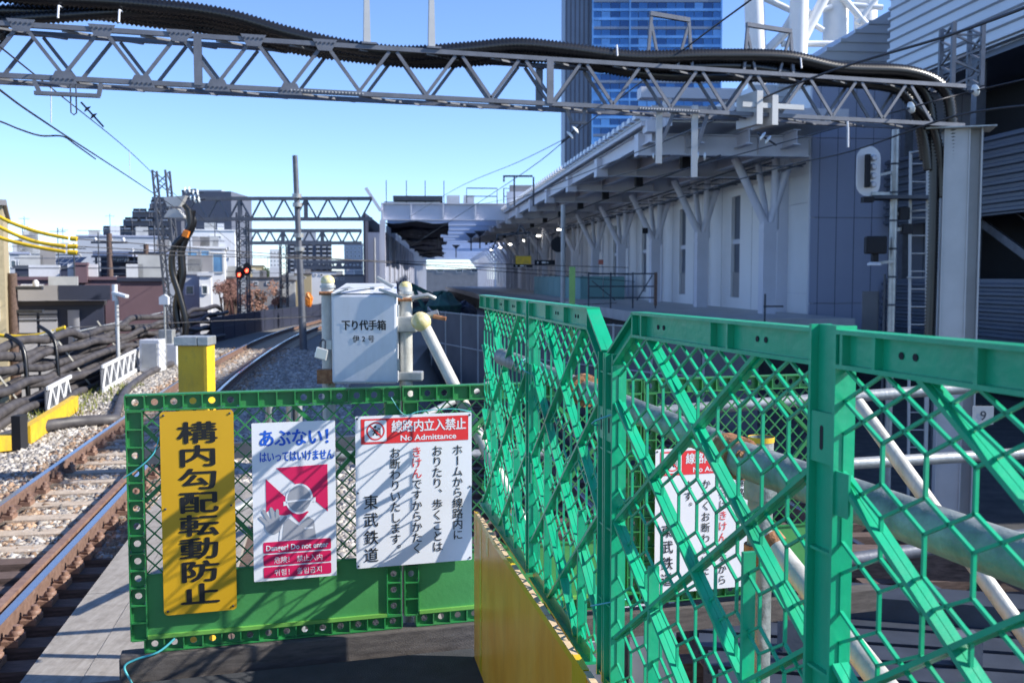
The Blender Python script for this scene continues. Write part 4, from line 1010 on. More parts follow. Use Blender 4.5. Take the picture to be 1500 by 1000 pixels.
part('ridge_beam', MB().box(7.4,10.6,-.9,-.35,zc+.85,zc+1.18), M['stcol'], t); part('ridge_post', MB().box(8.2,8.4,-.85,-.4,zc+.0,zc+.85), M['stcol'], t); part('ridge_post', MB().box(10.2,10.4,-.85,-.4,zc+.3,zc+.85), M['stcol'], t)
for dd, zz in ((10.4,-.72),(12.2,-.78),(13.3,-.95)):
    part('service_pipe', MB().tube([(dd,.5,zc+zz),(dd,88,zc+zz)], .035, 6), M['dsteel'], t)
for i in range(20): part('pipe_hanger', MB().box(12.0,13.4,i*2.2+.9,i*2.2+.94,zc-1.02,zc-.98), M['dsteel'], t)
for i in range(6):
    c = ST(11.4, 72+i*11, 4.9); a = thing('ceiling_lamp', 'lit round ceiling lamp under the canopy, %s from the near end' % labs[i], 'lamp', c, 0, 'lit lamps under the far canopy')
    part('bulb', MB().lathe([(.14,0),(.2,.06),(.12,.12)], (0,0,0), 12), M['lamp'], a); part('stem', MB().tube([(0,0,.1),(0,0,.6)], .03, 6), M['dsteel'], a)
# end wall block
t = thing('end_wall_block', 'tall blue grey station end block with sky light painted pale on its corner pilaster', 'building', ST(14.45,34.3,0), HS)
zt = 8.3
part('side_pilaster', MB().box(0,.2,-.0,1.9,-1.9,zt), M['stcol'], t)
for i, (za, zc_) in enumerate(((-1.9,0.9),(.92,4.15),(4.17,6.5),(6.52,zt))):
    part('side_panel', MB().box(-.04,0,.02,1.88,za,zc_), M['white'], t)  # side coloured white for the sky light it catches, front kept darker
for i in range(2):
    for j, (za, zc_) in enumerate(((-1.9,.55),(.58,3.6),(3.63,6.4),(6.43,zt))):
        part('cladding_panel', MB().box(.02+i*3.0,3.0+i*3.0,-.06,0.0,za,zc_), M['endwall'], t)
part('wall', MB().box(.2,6.2,.01,1.8,-1.9,zt), M['endwall'], t); part('parapet', MB().box(-.1,6.3,-.1,1.95,zt,zt+.15), M['lsteel'], t)
for i in range(9): part('panel_joint', MB().box(.3+i*.66,.325+i*.66,-.063,-.06,-1.9,zt), M['louv'], t)
part('vent', MB().box(2.0,2.6,-.12,-.06,-.6,1.0), M['fascia'], t)
# silver clad building along the right
t = thing('silver_clad_building', 'large silver building clad in horizontal ribbed siding at the right edge', 'building', ST(17.0,14,0), HS)
def ribs(tt, plane, a0, a1, z0, z1, m, y=0, pitch=.27, name='siding_rib'):
    if plane == 'x': part('siding_wall', MB().box(.05,.3,a0,a1,z0,z1), m, tt); rm = MB().add([(0.05,a0,-.01),(0.05,a1,-.01),(-.05,a1,.03),(-.05,a0,.03),(-.05,a1,.11),(-.05,a0,.11),(0.05,a1,.15),(0.05,a0,.15)],[(0,1,2,3),(3,2,4,5),(5,4,6,7),(0,3,5,7),(1,6,4,2)])
    else: part('siding_wall', MB().box(a0,a1,y+.05,y+.3,z0,z1), m, tt); rm = MB().add([(a1,y+.05,-.01),(a0,y+.05,-.01),(a0,y-.05,.03),(a1,y-.05,.03),(a0,y-.05,.11),(a1,y-.05,.11),(a0,y+.05,.15),(a1,y+.05,.15)],[(0,1,2,3),(3,2,4,5),(5,4,6,7),(0,3,5,7),(1,6,4,2)])
    me = rm.mesh(name, m); z = z0+.05
    while z < z1-.12: o = link(name, me, tt); o.location = (0,0,z); z += pitch
ribs(t, 'x', -3, 19.8, 8.2, 13.6, M['siding'], pitch=.36)
ribs(t, 'x', 0, 19.8, 3.3, 5.6, M['louv'], pitch=.26)
ribs(t, 'x', 0, 19.8, -1.5, 1.45, M['louv'], pitch=.24)
part('back_wall', MB().box(3.5,4,-3,20,-6.9,8.2), M['dark'], t); part('roof', MB().box(0,14,-3,20,13.6,13.8), M['lsteel'], t); part('far_wall', MB().box(4.1,14,19.7,20,-6.9,13.6), M['siding'], t); part('near_wall', MB().box(4.1,14,-3,-2.7,-6.9,13.6), M['siding'], t)
part('floor_slab', MB().box(0.4,3.5,-3,20,5.3,5.6), M['louv'], t); part('floor_slab', MB().box(.4,3.5,-3,20,1.2,1.44), M['louv'], t)
part('soffit', MB().box(.35,3.5,-3,20,8.0,8.18), M['louv'], t)
for y in (3,7,11,15,19.3): part('pillar', MB().box(.35,.65,y-.15,y+.15,-6.9,8), M['steel'], t)
for y in (11.8,): part('stair_stringer', MB().beam((1,y,1.5),(1,y+4.5,3.6),.1,.25), M['steel'], t); part('handrail', MB().tube([(1,y,2.5),(1,y+4.5,4.6)], .03, 6), M['steel'], t)
# ribbed box volume behind the end wall
t = thing('ribbed_roof_box', 'silver ribbed rooftop box above the station end block', 'building', ST(17.6,39,0), HS)
z0 = 7.0
ribs(t, 'y', 2.0, 5.2, z0, 12.2, M['siding'], 0, .36)
wl = MB(); wl.box(-3.5,2.0,.2,6,z0,9.2); part('lower_wall', wl, M['siding'], t)
part('sloped_roof', MB().add([(-2.6,0,9.3),(2.0,0,12.2),(2.0,6,12.2),(-2.6,6,9.3),(-2.6,0,8.5),(2.0,0,8.5),(2,6,8.5),(-2.6,6,8.5)],[(0,1,2,3),(4,7,6,5),(0,4,5,1),(3,2,6,7),(0,3,7,4),(1,5,6,2)]), M['siding'], t)
for i in range(9):
    z = 8.7+i*.37; xx = -2.6+max(0,(z-9.3))/2.9*4.6
    part('siding_rib', MB().box(xx,2.0,-.07,-.001,z,z+.14), M['siding'], t)
part('body', MB().box(2.0,6,.4,6,z0-9,12.2), M['siding'], t)
part('shadow_block', MB().box(7,16,-9,3,-6.9,22.5), M['siding'], t)  # added block hidden behind the siding, throws shade across the ballast
# hoardings, signs, poles around the platform
t = thing('platform_hoarding', 'pale teal hoarding on the platform below the hanging signs', 'hoarding', ST(10.5,58,.2), HS)
for i in range(8): part('panel', MB().box(-.04+.0*i,.04,i*2.6,i*2.6+2.5,0,1.35), M['teald'], t); part('post', MB().box(.05,.12,i*2.6,i*2.6+.08,0,1.4), M['dsteel'], t)
for i in range(2): part('panel', MB().box(.05+i*1.3,1.3+i*1.3,-.04,.04,0,1.35), M['teald'], t)
a = U(838,443,24); b = U(838,391,24)
single('green_post', 'light green post standing in front of the platform', 'post', MB().box(a.x-.07,a.x+.07,a.y-.07,a.y+.07,-1.95,b.z), M['pgreen'])
single('platform_pole', 'slim grey pole left of the light green post reaching the canopy', 'pole', MB().tube([(U(825,300,44).x,44,-.2),(U(825,300,44).x,44,U(825,300,44).z)], .10, 8), M['lsteel'])
for i, (x0_, x1_, y0_, y1_, m, lab) in enumerate(((755,778,375,387,'ypaint','yellow hanging sign under the far canopy'),(752,780,387.5,391.5,'dark','black hanging sign below the yellow one'),(783,813,381,388,'dark','black hanging sign with pale lettering right of the yellow sign'))):
    a = U(x0_,y1_,62); b = U(x1_,y0_,62); t2 = thing('hanging_sign', lab, 'sign', V((a.x+b.x)/2,62,a.z)); hw = (b.x-a.x)/2; h_ = b.z-a.z
    part('board', MB().box(-hw,hw,-.05,.05,0,h_), M[m], t2)
    for s in (-1, 1): part('hanger', MB().box(s*hw*.7-.02,s*hw*.7+.02,-.01,.01,h_,h_+1.6), M['dsteel'], t2)
    if m == 'dark': part('lettering', MB().box(-hw*.75,-hw*.6,-.056,-.051,h_*.3,h_*.7).box(-hw*.3,hw*.1,-.056,-.051,h_*.3,h_*.7).box(hw*.2,hw*.35,-.056,-.051,h_*.35,h_*.6), M['boxw'], t2)
t = thing('scaffold_railing', 'dark scaffold railing on the platform in front of the white columns', 'railing', U(862,440,38))
z1 = 41*38/F; L = 98*38/F
for x in (0,.33,.66,1.0): part('post', MB().tube([(L*x,0,-.3),(L*x,0,z1)], .03, 8), M['dsteel'], t)
for z in (z1*.95, z1*.5, z1*.1): part('rail', MB().tube([(0,0,z),(L,0,z)], .025, 8), M['dsteel'], t)
part('brace', MB().beam((.05*L,0,z1*.7),(.4*L,0,0),.04,.04), M['dsteel'], t); part('brace', MB().beam((.72*L,0,0),(.95*L,0,z1*.9),.04,.04), M['dsteel'], t)
part('end_post', MB().box(L*.98,L*1.02,-.08,.08,-.2,z1), M['rust'], t)
t = thing('platform_barrier', 'small dark steel barrier by the end wall corner', 'barrier', U(1118,462,30)); part('bar', MB().box(0,.6,-.02,.02,.25,.3), M['dsteel'], t); part('post', MB().box(.02,.07,-.02,.02,-.4,.65), M['dsteel'], t)
single('round_clock', 'round black disc hanging under the canopy beside the platform pole', 'disc', MB().lathe([(.36,0),(.36,.12)], U(818,358,46), 18, (0,1,0)), M['dark'])
for i, (px, py, Y) in enumerate(((945,338,44),(880,384,50))):
    c = U(px, py, Y); single('wall_box', ['small black box fixed to the station wall between columns','small pink notice on a station column'][i], 'box', MB().box(c.x-.12,c.x+.12,c.y-.06,c.y+.06,c.z-.12,c.z+.12), M['dark'] if i == 0 else M['pinkplate'], bevel=.01)

# ================================================================ SHED (far)
h2 = math.radians(3.9); A2 = V(-math.sin(h2), math.cos(h2), 0)
o2 = U(750,406,75)
t = thing('station_shed', 'white steel train shed with deep girders spanning the tracks in the distance', 'building', V(-9.8,75,0), h2)
zg = EYE+84/F*75; wspan = 13.2
for i in range(22):
    y = i*8.0; b_ = MB(); hgt_ = 1.15
    b_.box(0,wspan,y-.02,y+.02,zg,zg+hgt_); b_.box(0,wspan,y-.25,y+.25,zg+hgt_,zg+hgt_+.06); b_.box(0,wspan,y-.25,y+.25,zg-.06,zg)
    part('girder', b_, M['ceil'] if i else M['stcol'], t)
for x in (.05,2.2,4.6,7,9.4,11.8): part('girder_stiffener', MB().box(x,x+.12,-.24,-.03,zg,zg+1.15), M['stcol'], t)
for i in range(22):
    y = i*8.0
    if i < 10: part('wall_column', MB().box(-.1,.3,y-.25,y+.25,-2,zg-.06), M['stcol'], t)
    else: part('wall_column', MB().box(-.1,.4,y-.25,y+.25,-2,zg-.06), M['stcol'], t)
    if i < 9:
        for k in range(3): part('wall_panel', MB().box(.05,.12,y+.3+k*2.48,y+.3+k*2.48+2.4,-1.5,zg-.8), M['endwall'], t)
    if i: part('knee_brace', MB().beam((wspan-.2,y,zg-2.6),(wspan-2.2,y,zg),.25,.25), M['stcol'], t); part('wall_column', MB().box(wspan-.3,wspan,y-.2,y+.2,-2,zg-.06), M['stcol'], t)
part('side_screen', MB().box(-1.1,-.95,-3,20,-3,zg+.3), M['navy'], t)
part('side_panel', MB().box(-1.0,-.1,-.6,-.4,-2,zg-1.0), M['endwall'], t); part('downpipe', MB().tube([(-.45,-.8,-2),(-.45,-.8,zg-1.4)], .06, 8), M['lsteel'], t)
part('roof_deck', MB().box(.2,4.4,.3,170,zg+1.25,zg+1.35), M['siding'], t); part('roof_hut', MB().box(.9,4.6,-.2,6,zg+1.4,zg+1.75), M['dsteel'], t)
part('roof_box', MB().box(4.9,5.9,1,3,zg+1.3,zg+1.9), M['boxw'], t); part('roof_box', MB().box(6.2,7,1,3,zg+1.3,zg+1.9), M['boxw'], t)
for x in (.4,1.9,3.3,4.7): part('mast', MB().tube([(x,0,zg+1.2),(x,0,zg+2.9)], .035, 6), M['dsteel'], t)
def rail_frame(x0, x1):
    m_ = MB().tube([(x0,0,zg+1.2),(x0,0,zg+2.35),(x1,0,zg+2.35),(x1,0,zg+1.2)], .05, 6).tube([(x0,0,zg+1.75),(x1,0,zg+1.75)], .04, 6); part('roof_rail', m_, M['dsteel'], t)
rail_frame(6.4,8.7); rail_frame(9.2,9.9)
part('truss_stub', MB().beam((-1.1,-.3,zg+2.3),(0,-.3,zg+.6),.25,.25), M['stcol'], t)
t = thing('upper_frame', 'thin dark steel frame above the junction of shed and canopy', 'frame', U(737,302,50)); s_ = 50/F
part('post', MB().box(0,.08,0,.08,35*s_,44*s_), M['dsteel'], t); part('post', MB().box(15*s_,15*s_+.08,0,.08,0,44*s_), M['dsteel'], t); part('post', MB().box(43*s_,43*s_+.08,0,.08,0,42*s_), M['dsteel'], t); part('bar', MB().box(0,43*s_,0,.08,42*s_,44.5*s_), M['dsteel'], t)
t = thing('connecting_beam', 'white box beam joining the shed girder to the canopy', 'beam', U(742,305,70)); part('beam', MB().box(0,3.4,0,.6,0,1.15), M['stcol'], t); part('roof_box', MB().box(.2,2.6,.1,.8,1.17,1.6), M['fascia'], t)
t = thing('cantilever_bracket', 'dark cantilever bracket arm hanging in the shed mouth', 'bracket', U(727,344,45)); s_ = 45/F
part('arm', MB().beam((0,0,0),(50*s_,0,3*s_),.08,.08), M['dsteel'], t); part('strut', MB().beam((3*s_,0,0),(-8*s_,0,-26*s_),.06,.06), M['dsteel'], t); part('truss', MB().beam((28*s_,0,0),(36*s_,0,14*s_),.08,.08).beam((36*s_,0,14*s_),(44*s_,0,0),.08,.08), M['dsteel'], t)
# netting under left part of the shed roof
nm = MB()
for i in range(17):
    y = 76+i*7.6; x = -9.6+(-math.tan(h2))*(y-75)
    wd = 4.6+random.uniform(-.5,.4)
    zt_ = zg-.1; pts = []
    xs = np.linspace(0, wd, 9)
    zl = [zt_-(.35+.12*math.sin(j*1.3+i))*(1.25-j/9) for j in range(9)]
    v = [V(x+a,y,zt_+.02) for a in xs]+[V(x+a,y+.3*math.sin(a*3+i),z) for a, z in zip(xs, zl)]
    if i % 3 == 1: nm.add(v, [(j,j+1,j+10,j+9) for j in range(8)])
    v = [V(x+a,y,zt_-.08-.1*math.sin(a*2+i)) for a in xs]+[V(x+a-.5,y+7.6,zt_-.08-.1*math.sin(a*2+i+1)) for a in xs]
    nm.add(v, [(j,j+1,j+10,j+9) for j in range(8)])
o = single('dark_netting', 'dark blue netting hanging under the left half of the shed roof', 'netting', nm, M['net']); o['kind'] = 'stuff'
# small hanging fittings in the shed
for i, (px, py, Y) in enumerate(((690,350,95),(703,347,95),(642,348,105),(668,365,130))):
    c = U(px, py, Y); t2 = thing('hanging_fitting', ['dark Y shaped hanging fitting in the shed, largest one','dark T shaped hanging fitting right of the largest','dark hanging fitting on the left of the shed ceiling','small dark hanging fitting deep in the shed'][i], 'fitting', c)
    part('stem', MB().box(-.06,.06,-.05,.05,-1.1,.4), M['dsteel'], t2); part('crossbar', MB().prism([(-.55,.55),(.55,.55),(.12,.1),(-.12,.1)], -.05, .05), M['dsteel'], t2)
# machine under tarp
c = U(645,440,60)
t = thing('covered_machine', 'dark green construction machine with boom parked on the track in the shed mouth', 'machine', V(c.x,60,-1.6)); R_ = random.Random(3)
def lump(cx, cy, cz, rx, ry, rz, seed):
    r = random.Random(seed); mb = MB(); n, m_ = 12, 7; vs = []
    for j in range(m_+1):
        a = math.pi*j/m_
        for k in range(n):
            b_ = 2*math.pi*k/n; q = 1+r.uniform(-.18,.18); vs.append((cx+rx*q*math.sin(a)*math.cos(b_), cy+ry*q*math.sin(a)*math.sin(b_), cz+rz*q*math.cos(a)))
    mb.add(vs, [(j*n+k, (j+1)*n+k, (j+1)*n+(k+1)%n, j*n+(k+1)%n) for j in range(m_) for k in range(n)]); return mb
part('cover', lump(.1,0,1.1,.9,1.8,.9,1), M['cloth'], t); part('cover', lump(-1.0,.5,.6,.9,1.5,.55,2), M['cloth'], t)
part('boom', MB().beam((.0,0,1.6),(-1.4,0,2.4),.18,.22), M['cloth'], t); part('boom', MB().beam((-1.4,0,2.4),(-.7,-.5,1.1),.13,.16), M['cloth'], t); part('base', MB().box(-1.2,1.0,-1.4,1.6,0,.3), M['dsteel'], t)
part('tank', lump(1.2,.4,.7,.55,1.0,.75,5), M['navy'], t)
t.scale = (1.25,1.5,1.1)
# ---- temporary mesh hoarding between the tracks
def hoarding(P, q, hgt, m, label, name='temporary_fence', post='lsteel', step=1.25, zb=-1.95):
    t = thing(name, label, 'fence', V(P[0][0],P[0][1],0)); L = 0
    for a, b in zip(P, P[1:]):
        a = V(*a,0); b = V(*b,0); n_ = max(1,int((b-a).length/step))
        for i in range(n_):
            p = a+(b-a)*(i/n_); q_ = a+(b-a)*((i+.97)/n_)
            part('panel', MB().beam(p+V(0,0,zb+hgt/2), q_+V(0,0,zb+hgt/2), .02, hgt), M[m], t, True)
            part('post', MB().box(p.x-.025,p.x+.025,p.y-.06,p.y-.015,zb,zb+hgt+.03), M[post], t, True)
        for z in (hgt, hgt*.55): part('rail', MB().tube([a+V(0,-.05,zb+z), b+V(0,-.05,zb+z)], .02, 6), M[post], t, True)
    return t
hoarding([(-3.2,38),(-2.75,34),(-1.02,29.9),(.9,26.2),(3.2,22.8),(5.2,20.8)], 0, 2.3, 'haygrey', 'grey mesh temporary fence between the cabinet post and the green fence')
hoarding([(-11.8,39),(-11.9,46),(-11.6,56),(-11.2,66),(-10.4,78)], 0, .95, 'navy', 'dark grey trackside screen following the curve behind the grey pole', 'trackside_screen', 'dsteel', 1.6, -1.05)
hoarding([(-7.2,44),(-6.9,54),(-6.2,64),(-5.3,74)], 0, .9, 'navy', 'dark trackside screen on the inner side of the curve behind the cabinet', 'trackside_screen', 'dsteel', 1.6, -1.05)
# clutter in the construction pit at right: beams and rails
for i, (a, b, w_, lab, mm) in enumerate((
   ((1.2,6.5),(8,4.8),.3,'long dark steel girder lying behind the scaffold pipes','dsteel'),
   ((1.5,8.5),(8.5,7.6),.25,'dark timber baulk across the pit in front of the steel column','timber'),
   ((.6,5.2),(5.2,3.8),.35,'wide dark girder low behind the nearest fence panel','louv'))):
    single('pit_beam', lab, 'beam', MB().beam(V(*a,-.6-.3*i), V(*b,-.6-.3*i), w_, .22), M[mm])
for i in range(5):
    a = V(1.6+i*.9, 5.6-.25*i, -1.95); single('pit_post', 'short grey steel stub post in the pit, %s from the left' % labs[i], 'post', MB().box(a.x-.06,a.x+.06,a.y-.06,a.y+.06,-1.95,-.3-.15*(i%3)), M['steel'], 'stub posts in the pit')
t = thing('plank_stack', 'stack of planks coloured dark for shade behind the half hidden notice sign', 'planks', (1.1,4.9,-1.95))
for i in range(7): part('plank', MB().beam((0,.28*i,1.3),(1.9,.28*i-.4,1.3),.22,.05), M['dsteel'], t)  # dark steel colour stands in for shade on the planks
part('support', MB().box(.2,.3,0,1.7,0,1.27), M['timber'], t); part('support', MB().box(1.5,1.6,-.2,1.4,0,1.27), M['timber'], t)
t = thing('concrete_duct', 'row of pale concrete blocks seen through the barrier lattice', 'concrete blocks', (-1.6,7.0,-1.95))
for i in range(7): part('block', MB().box(i*.42,i*.42+.36,.1*i,.1*i+.5,0,.75-.05*(i%3)), M['lsteel'], t)
c = U(1440,608,7.5); t = thing('number_plate', 'small white plate with a grey digit hanging beside the steel column', 'sign', c)
part('plate', MB().box(-.08,.08,0,.01,-.07,.07), M['lsteel'], t); nb = MB(); put(nb, '9', 0, .0, .10, .10, -.002, .02, 'c'); part('lettering', nb, M['dsteel'], t)

# ================================================================ LEFT EDGE: CONDUITS, RAILS, TROUGH FRAMES
def edge(y, off=0): return np.interp(y, [v[1] for v in vleft], [v[0] for v in vleft])+off
cl = 'topmost|second from the top|third from the top|fourth from the top|fifth from the top|sixth from the top|seventh from the top|eighth from the top|fourth from the ground|third from the ground|second from the ground|lowest'.split('|')
slots = [(.75,-.93),(.50,-.90),(.24,-.86),(.62,-.68),(.38,-.62),(.14,-.60),(.50,-.40),(.26,-.34),(.05,-.28),(.34,-.10),(.10,-.04),(.16,.18)]
for i, (ox, oz) in enumerate(slots):
    r = random.Random(40+i); pts = []; y = 8.6; ph = r.uniform(0,6); rad = r.choice((.085,.10,.105,.09))
    while y < 44:
        k = max(0, (14.2-y)/5.6)
        x = edge(y)+.10+ox+.09*math.sin(y*.9+ph)+k*.9*(1-ox)
        z = oz+.08*math.sin(y*.62+ph)+.05*math.sin(y*1.9+ph*2)
        z = z*(1-k)+(-.96+.05*ox)*k if k > 0 else z
        pts.append((x, y, max(z,-.98))); y += .8 if y < 20 else 1.8
    single('conduit', 'grey black corrugated conduit in the trackside bundle, %s' % cl[11-i], 'conduit', hose(pts, rad*.86, .075, 10, .07), M['conduit'], 'corrugated conduits heaped along the left edge')
for i, (y, lean) in enumerate(((14.6,.7),(17.5,1.1),(22.0,.9),(26.5,1.0))):
    a = V(edge(y)+.75, y+.3, -.98); b = V(edge(y)+.12, y-.3, .35)
    single('stay_bar', 'pale slanting stay bar over the conduits, %s from the left' % labs[i], 'bar', MB().beam(a, b, .05, .03), M['cream'], 'stay bars over the conduits')
for i, (y0, y1) in enumerate(((9,16.2),(16.4,24),(24.2,36))):
    single('edge_handrail', ('silver handrail behind the conduits at the far left','silver handrail behind the conduits, middle length','silver handrail behind the conduits, far length')[i], 'handrail',
      MB().tube([(edge(y0)-.05,y0,.12+.02*i),(edge(y1)-.05,y1,.30)], .022, 8).tube([(edge(y0)-.05,y0,-1),(edge(y0)-.05,y0,.12)], .02, 6), M['galv'])
wirething('cable_strap', 'black hanging strap looping over the conduits', 'strap', crom([(edge(18.6)+.15,18.6,.42),(edge(18.6)+.5,18.5,.2),(edge(18.6)+.62,18.4,-.4),(edge(18.6)+.64,18.4,-.95)],6), .045, M['hose'])
wirething('cable_strap', 'second black strap hanging over the conduits', 'strap', crom([(edge(20.6)+.15,20.6,.5),(edge(20.6)+.5,20.5,.25),(edge(20.6)+.62,20.4,-.3),(edge(20.6)+.64,20.4,-.95)],6), .04, M['hose'])
def trough(label, a, b, h, n, face='white'):
    a = Vector(a); b = Vector(b); t = thing('trough_guard', label, 'guard', a, math.atan2(b.y-a.y, b.x-a.x)); L = (b-a).length
    part('rail', MB().box(0,L,-.02,.02,h-.07,h), M[face], t); part('rail', MB().box(0,L,-.02,.02,0,.09), M[face], t)
    part('back_board', MB().box(0,L,.03,.05,.0,h-.02), M['pblue'] if False else M['steel'], t)
    for i in range(n):
        x = i*L/n; part('web', MB().beam((x+.03,0,.09),(x+L/n*.5,0,h-.07),.05,.03,up=(0,1,0)), M[face], t); part('web', MB().beam((x+L/n*.5,0,h-.07),(x+L/n-.03,0,.09),.05,.03,up=(0,1,0)), M[face], t)
    return t
def EP(px, Y, z=-1.0): return V((px-750)/F*Y, Y, z)
trough('white lattice guard with triangular cutouts nearest the yellow kerb', EP(66,18.0), EP(101,20.2), .52, 3)
trough('longer white lattice guard further along the conduits', EP(148,21.5), EP(207,27.5), .60, 7)
t = thing('equipment_case', 'white metal equipment case beside the conduits', 'case', EP(222,26.5)); part('body', MB().box(-.28,.25,-.2,.3,0,.85), M['boxw'], t, bevel=.02); part('front', MB().box(-.2,.2,-.23,-.205,.1,.75), M['lsteel'], t)
t = thing('equipment_case', 'lower white equipment case right of the first one', 'case', EP(243,28.5)); part('body', MB().box(-.4,.35,-.2,.3,0,.6), M['boxw'], t, bevel=.02); part('lid', MB().box(-.2,.2,-.1,.2,.6,1.0), M['galv'], t, bevel=.02)
t = thing('yellow_kerb', 'yellow painted kerb board below the white lattice guard', 'kerb', EP(33,13.4))
a = EP(33,14.8,-1.0)-EP(33,13.4); b = EP(106,18.6,-1.0)-EP(33,13.4)
part('board', MB().beam(a+V(0,0,.14), b+V(0,0,.14), .12, .28), M['ypaint'], t)
t = thing('yellow_block', 'short yellow block with black end left of the yellow kerb', 'block', EP(10,14.4)); part('board', MB().beam(V(-.5,-.5,.11), V(.05,0,.11), .2, .22), M['ypaint'], t); part('end', MB().box(.07,.2,-.12,.1,0,.5), M['dark'], t)
wirething('drain_hose', 'thick dark drain hose lying on the ballast below the kerb', 'hose', crom([(-6.2,9.8,-.96),(-6.9,11.8,-.94),(-7.5,13.8,-.92),(-7.6,15.6,-.90),(-7.3,16.4,-.9),(-6.8,16.8,-.92),(-6.9,17.2,-.95)],6), .10, M['conduit'], 12)
wirething('drain_hose', 'second dark hose running along the left tracks past the lattice guards', 'hose', crom([(-6.9,17.2,-.95),(-8.2,21,-.93),(-9.2,25,-.93),(-9.6,28,-.93)],6), .08, M['conduit'], 10)
# lattice mast with cables (left)
b = U(262,470,31)
lm = lattice('lattice_mast', 'grey lattice mast wrapped in black cables left of the far gantry', V(b.x,b.y,-1.05), U(250,250,31).z, .20, M['steel'], 16, (-.45,0))
lm2 = lm
for x0_, x1_, y0_, y1_ in ((216,370,286,306),(216,355,390,450)):
    pass
single('mast_plate', 'grey trapezoid plate on the lattice mast, upper one', 'plate', MB().prism([(p.x,p.z) for p in (U(243,290,30.5),U(275,287,30.5),U(266,303,30.5),U(248,303,30.5))], 30.3, 30.6), M['lsteel'])
single('mast_plate', 'grey trapezoid plate on the lattice mast, lower one', 'plate', MB().prism([(p.x,p.z) for p in (U(243,319,30.5),U(250,308,30.5),U(262,306,30.5),U(273,318,30.5),U(272,320,30.5))], 30.3, 30.6), M['lsteel'])
for i, (pts, r) in enumerate((([(276,308),(278,330),(270,345),(255,362),(252,395),(262,430),(272,470),(270,500)],.10),([(282,308),(277,335),(272,350),(266,370),(268,400),(264,420),(258,450),(262,480)],.11),([(270,300),(284,322),(276,345),(262,352),(268,380),(262,410),(266,440),(275,480)],.09))):
    single('mast_cable', ['black cable bundle coiling down the lattice mast, left strand','black cable bundle coiling down the lattice mast, thick strand','black cable bundle coiling down the lattice mast, right strand'][i], 'cable', MB().tube(crom([tuple(U(*p,30.0+.1*i)) for p in pts],6), r, 8), M['hose'])
for i, (px, py) in enumerate(((272,279),(284,283),(280,290),(286,293))):
    insulator('line_insulator', 'white insulator on top of the cable mast, %s' % ['upper left','upper right','lower left','lower right'][i], U(px,py,30), (1,0,.1), .10, 2, 'insul', .12)
single('marker_sleeve', 'small orange sleeve on the mast cables', 'sleeve', MB().beam(U(274,338,29.8), U(271,347,29.8), .16, .16), M['orange'])
# tall grey pole
b = U(445,515,34); tp = U(432,228,34)
t = thing('catenary_pole', 'tall slim grey catenary pole rising behind the left barrier', 'pole', V(b.x,b.y,-1.05))
part('shaft', MB().tube([V(b.x,b.y,-1.1), V(tp.x,tp.y,tp.z)], [.13,.085], 14), M['steel'], t, True)
for py in (287,300,345,365): p = U(435+(py-287)*.05,py,33.9); part('band', MB().tube([p-V(0,0,.07), p+V(0,0,.07)], .16, 10), M['galv'], t, True)
# far gantries
def fargantry(label, pxl, pxr, yt, yb, Y, n, yr=None, posts=()):
    a = U(pxl,yb,Y); c = U(pxr,yb,Y); top = U(pxl,yt,Y).z; t = thing('overhead_gantry', label, 'gantry', a); L = c.x-a.x; H_ = top-a.z; s = .034*Y/20
    m = M['steel']
    part('chord', MB().box(0,L,-.1,.1,-s,s), m, t); part('chord', MB().box(0,L,-.1,.1,H_-s,H_+s), m, t)
    for i in range(n):
        x = i*L/n; part('brace', MB().beam((x,0,H_),(x+L/n/2,0,0),.08,s*.9), m, t); part('brace', MB().beam((x+L/n/2,0,0),(x+L/n,0,H_),.08,s*.9), m, t)
    for i in range(1,3): part('upright', MB().box(L*i/3.-s,L*i/3.+s,-.08,.08,0,H_), m, t)
    return t
fargantry('dark lattice gantry between the cable mast and the shed, nearest of the distant ones', 255, 545, 291, 321, 36, 9)
fargantry('dark lattice gantry beyond the signal mast, second distant one', 357, 530, 338, 356, 58, 9)
fargantry('faint lattice gantry far down the line, third distant one', 430, 530, 384, 392, 110, 9)
b = U(358,480,46); lattice('lattice_mast', 'dark narrow lattice mast carrying the red signals', V(b.x,b.y,-1.05), U(357,312,46).z, .22, M['dsteel'], 20)
b = U(417,470,75); lattice('lattice_mast', 'thin dark lattice mast in front of the distant flats', V(b.x,b.y,-1.05), U(414,352,75).z, .25, M['dsteel'], 14)
for i, (px, py) in enumerate(((351,400),(362,394))):
    c = U(px,py,45.5); t = thing('rail_signal', ['black oval signal showing a red light, left of the pair','black oval signal showing a red light, right of the pair'][i], 'signal', c, 0, 'red signals on the dark mast')
    part('backing_plate', MB().prism(disc(0,0,.20,20,rz=.30), 0, .06), M['dark'], t); part('red_lamp', MB().lathe([(.085,0),(.07,.03),(.001,.045)], (0,-.005,-.08), 12, (0,-1,0)), M['redlamp'], t); part('hood', MB().tube([(0,-.01,-.06),(0,-.2,-.06)], .105, 10, caps=False), M['dark'], t)
    part('bracket', MB().beam((.0,.08,-.1),((357-px)*45/F,.35,-.1),.06,.06), M['dsteel'], t)
for px, yt, yb, lab, wv in ((242,432,490,'small white box sign on a pale pole beside the cables',.16),):
    a = U(px,yb,27); b = U(px,yt+14,27); t = thing('marker_post', lab, 'post', V(a.x,27,-1)); part('pole', MB().tube([(0,0,0),(0,0,b.z+1)], .03, 8), M['galv'], t); part('box', MB().prism([(-.12,b.z+1),(.12,b.z+1),(.12,b.z+1.2),(.02,b.z+1.28),(-.12,b.z+1.2)], -.08, .08), M['boxw'], t)
a = U(160,480,24); b = U(158,432,24); t = thing('street_lamp', 'street lamp with a flat white head above the conduits', 'street lamp', V(a.x,24.5,-7))
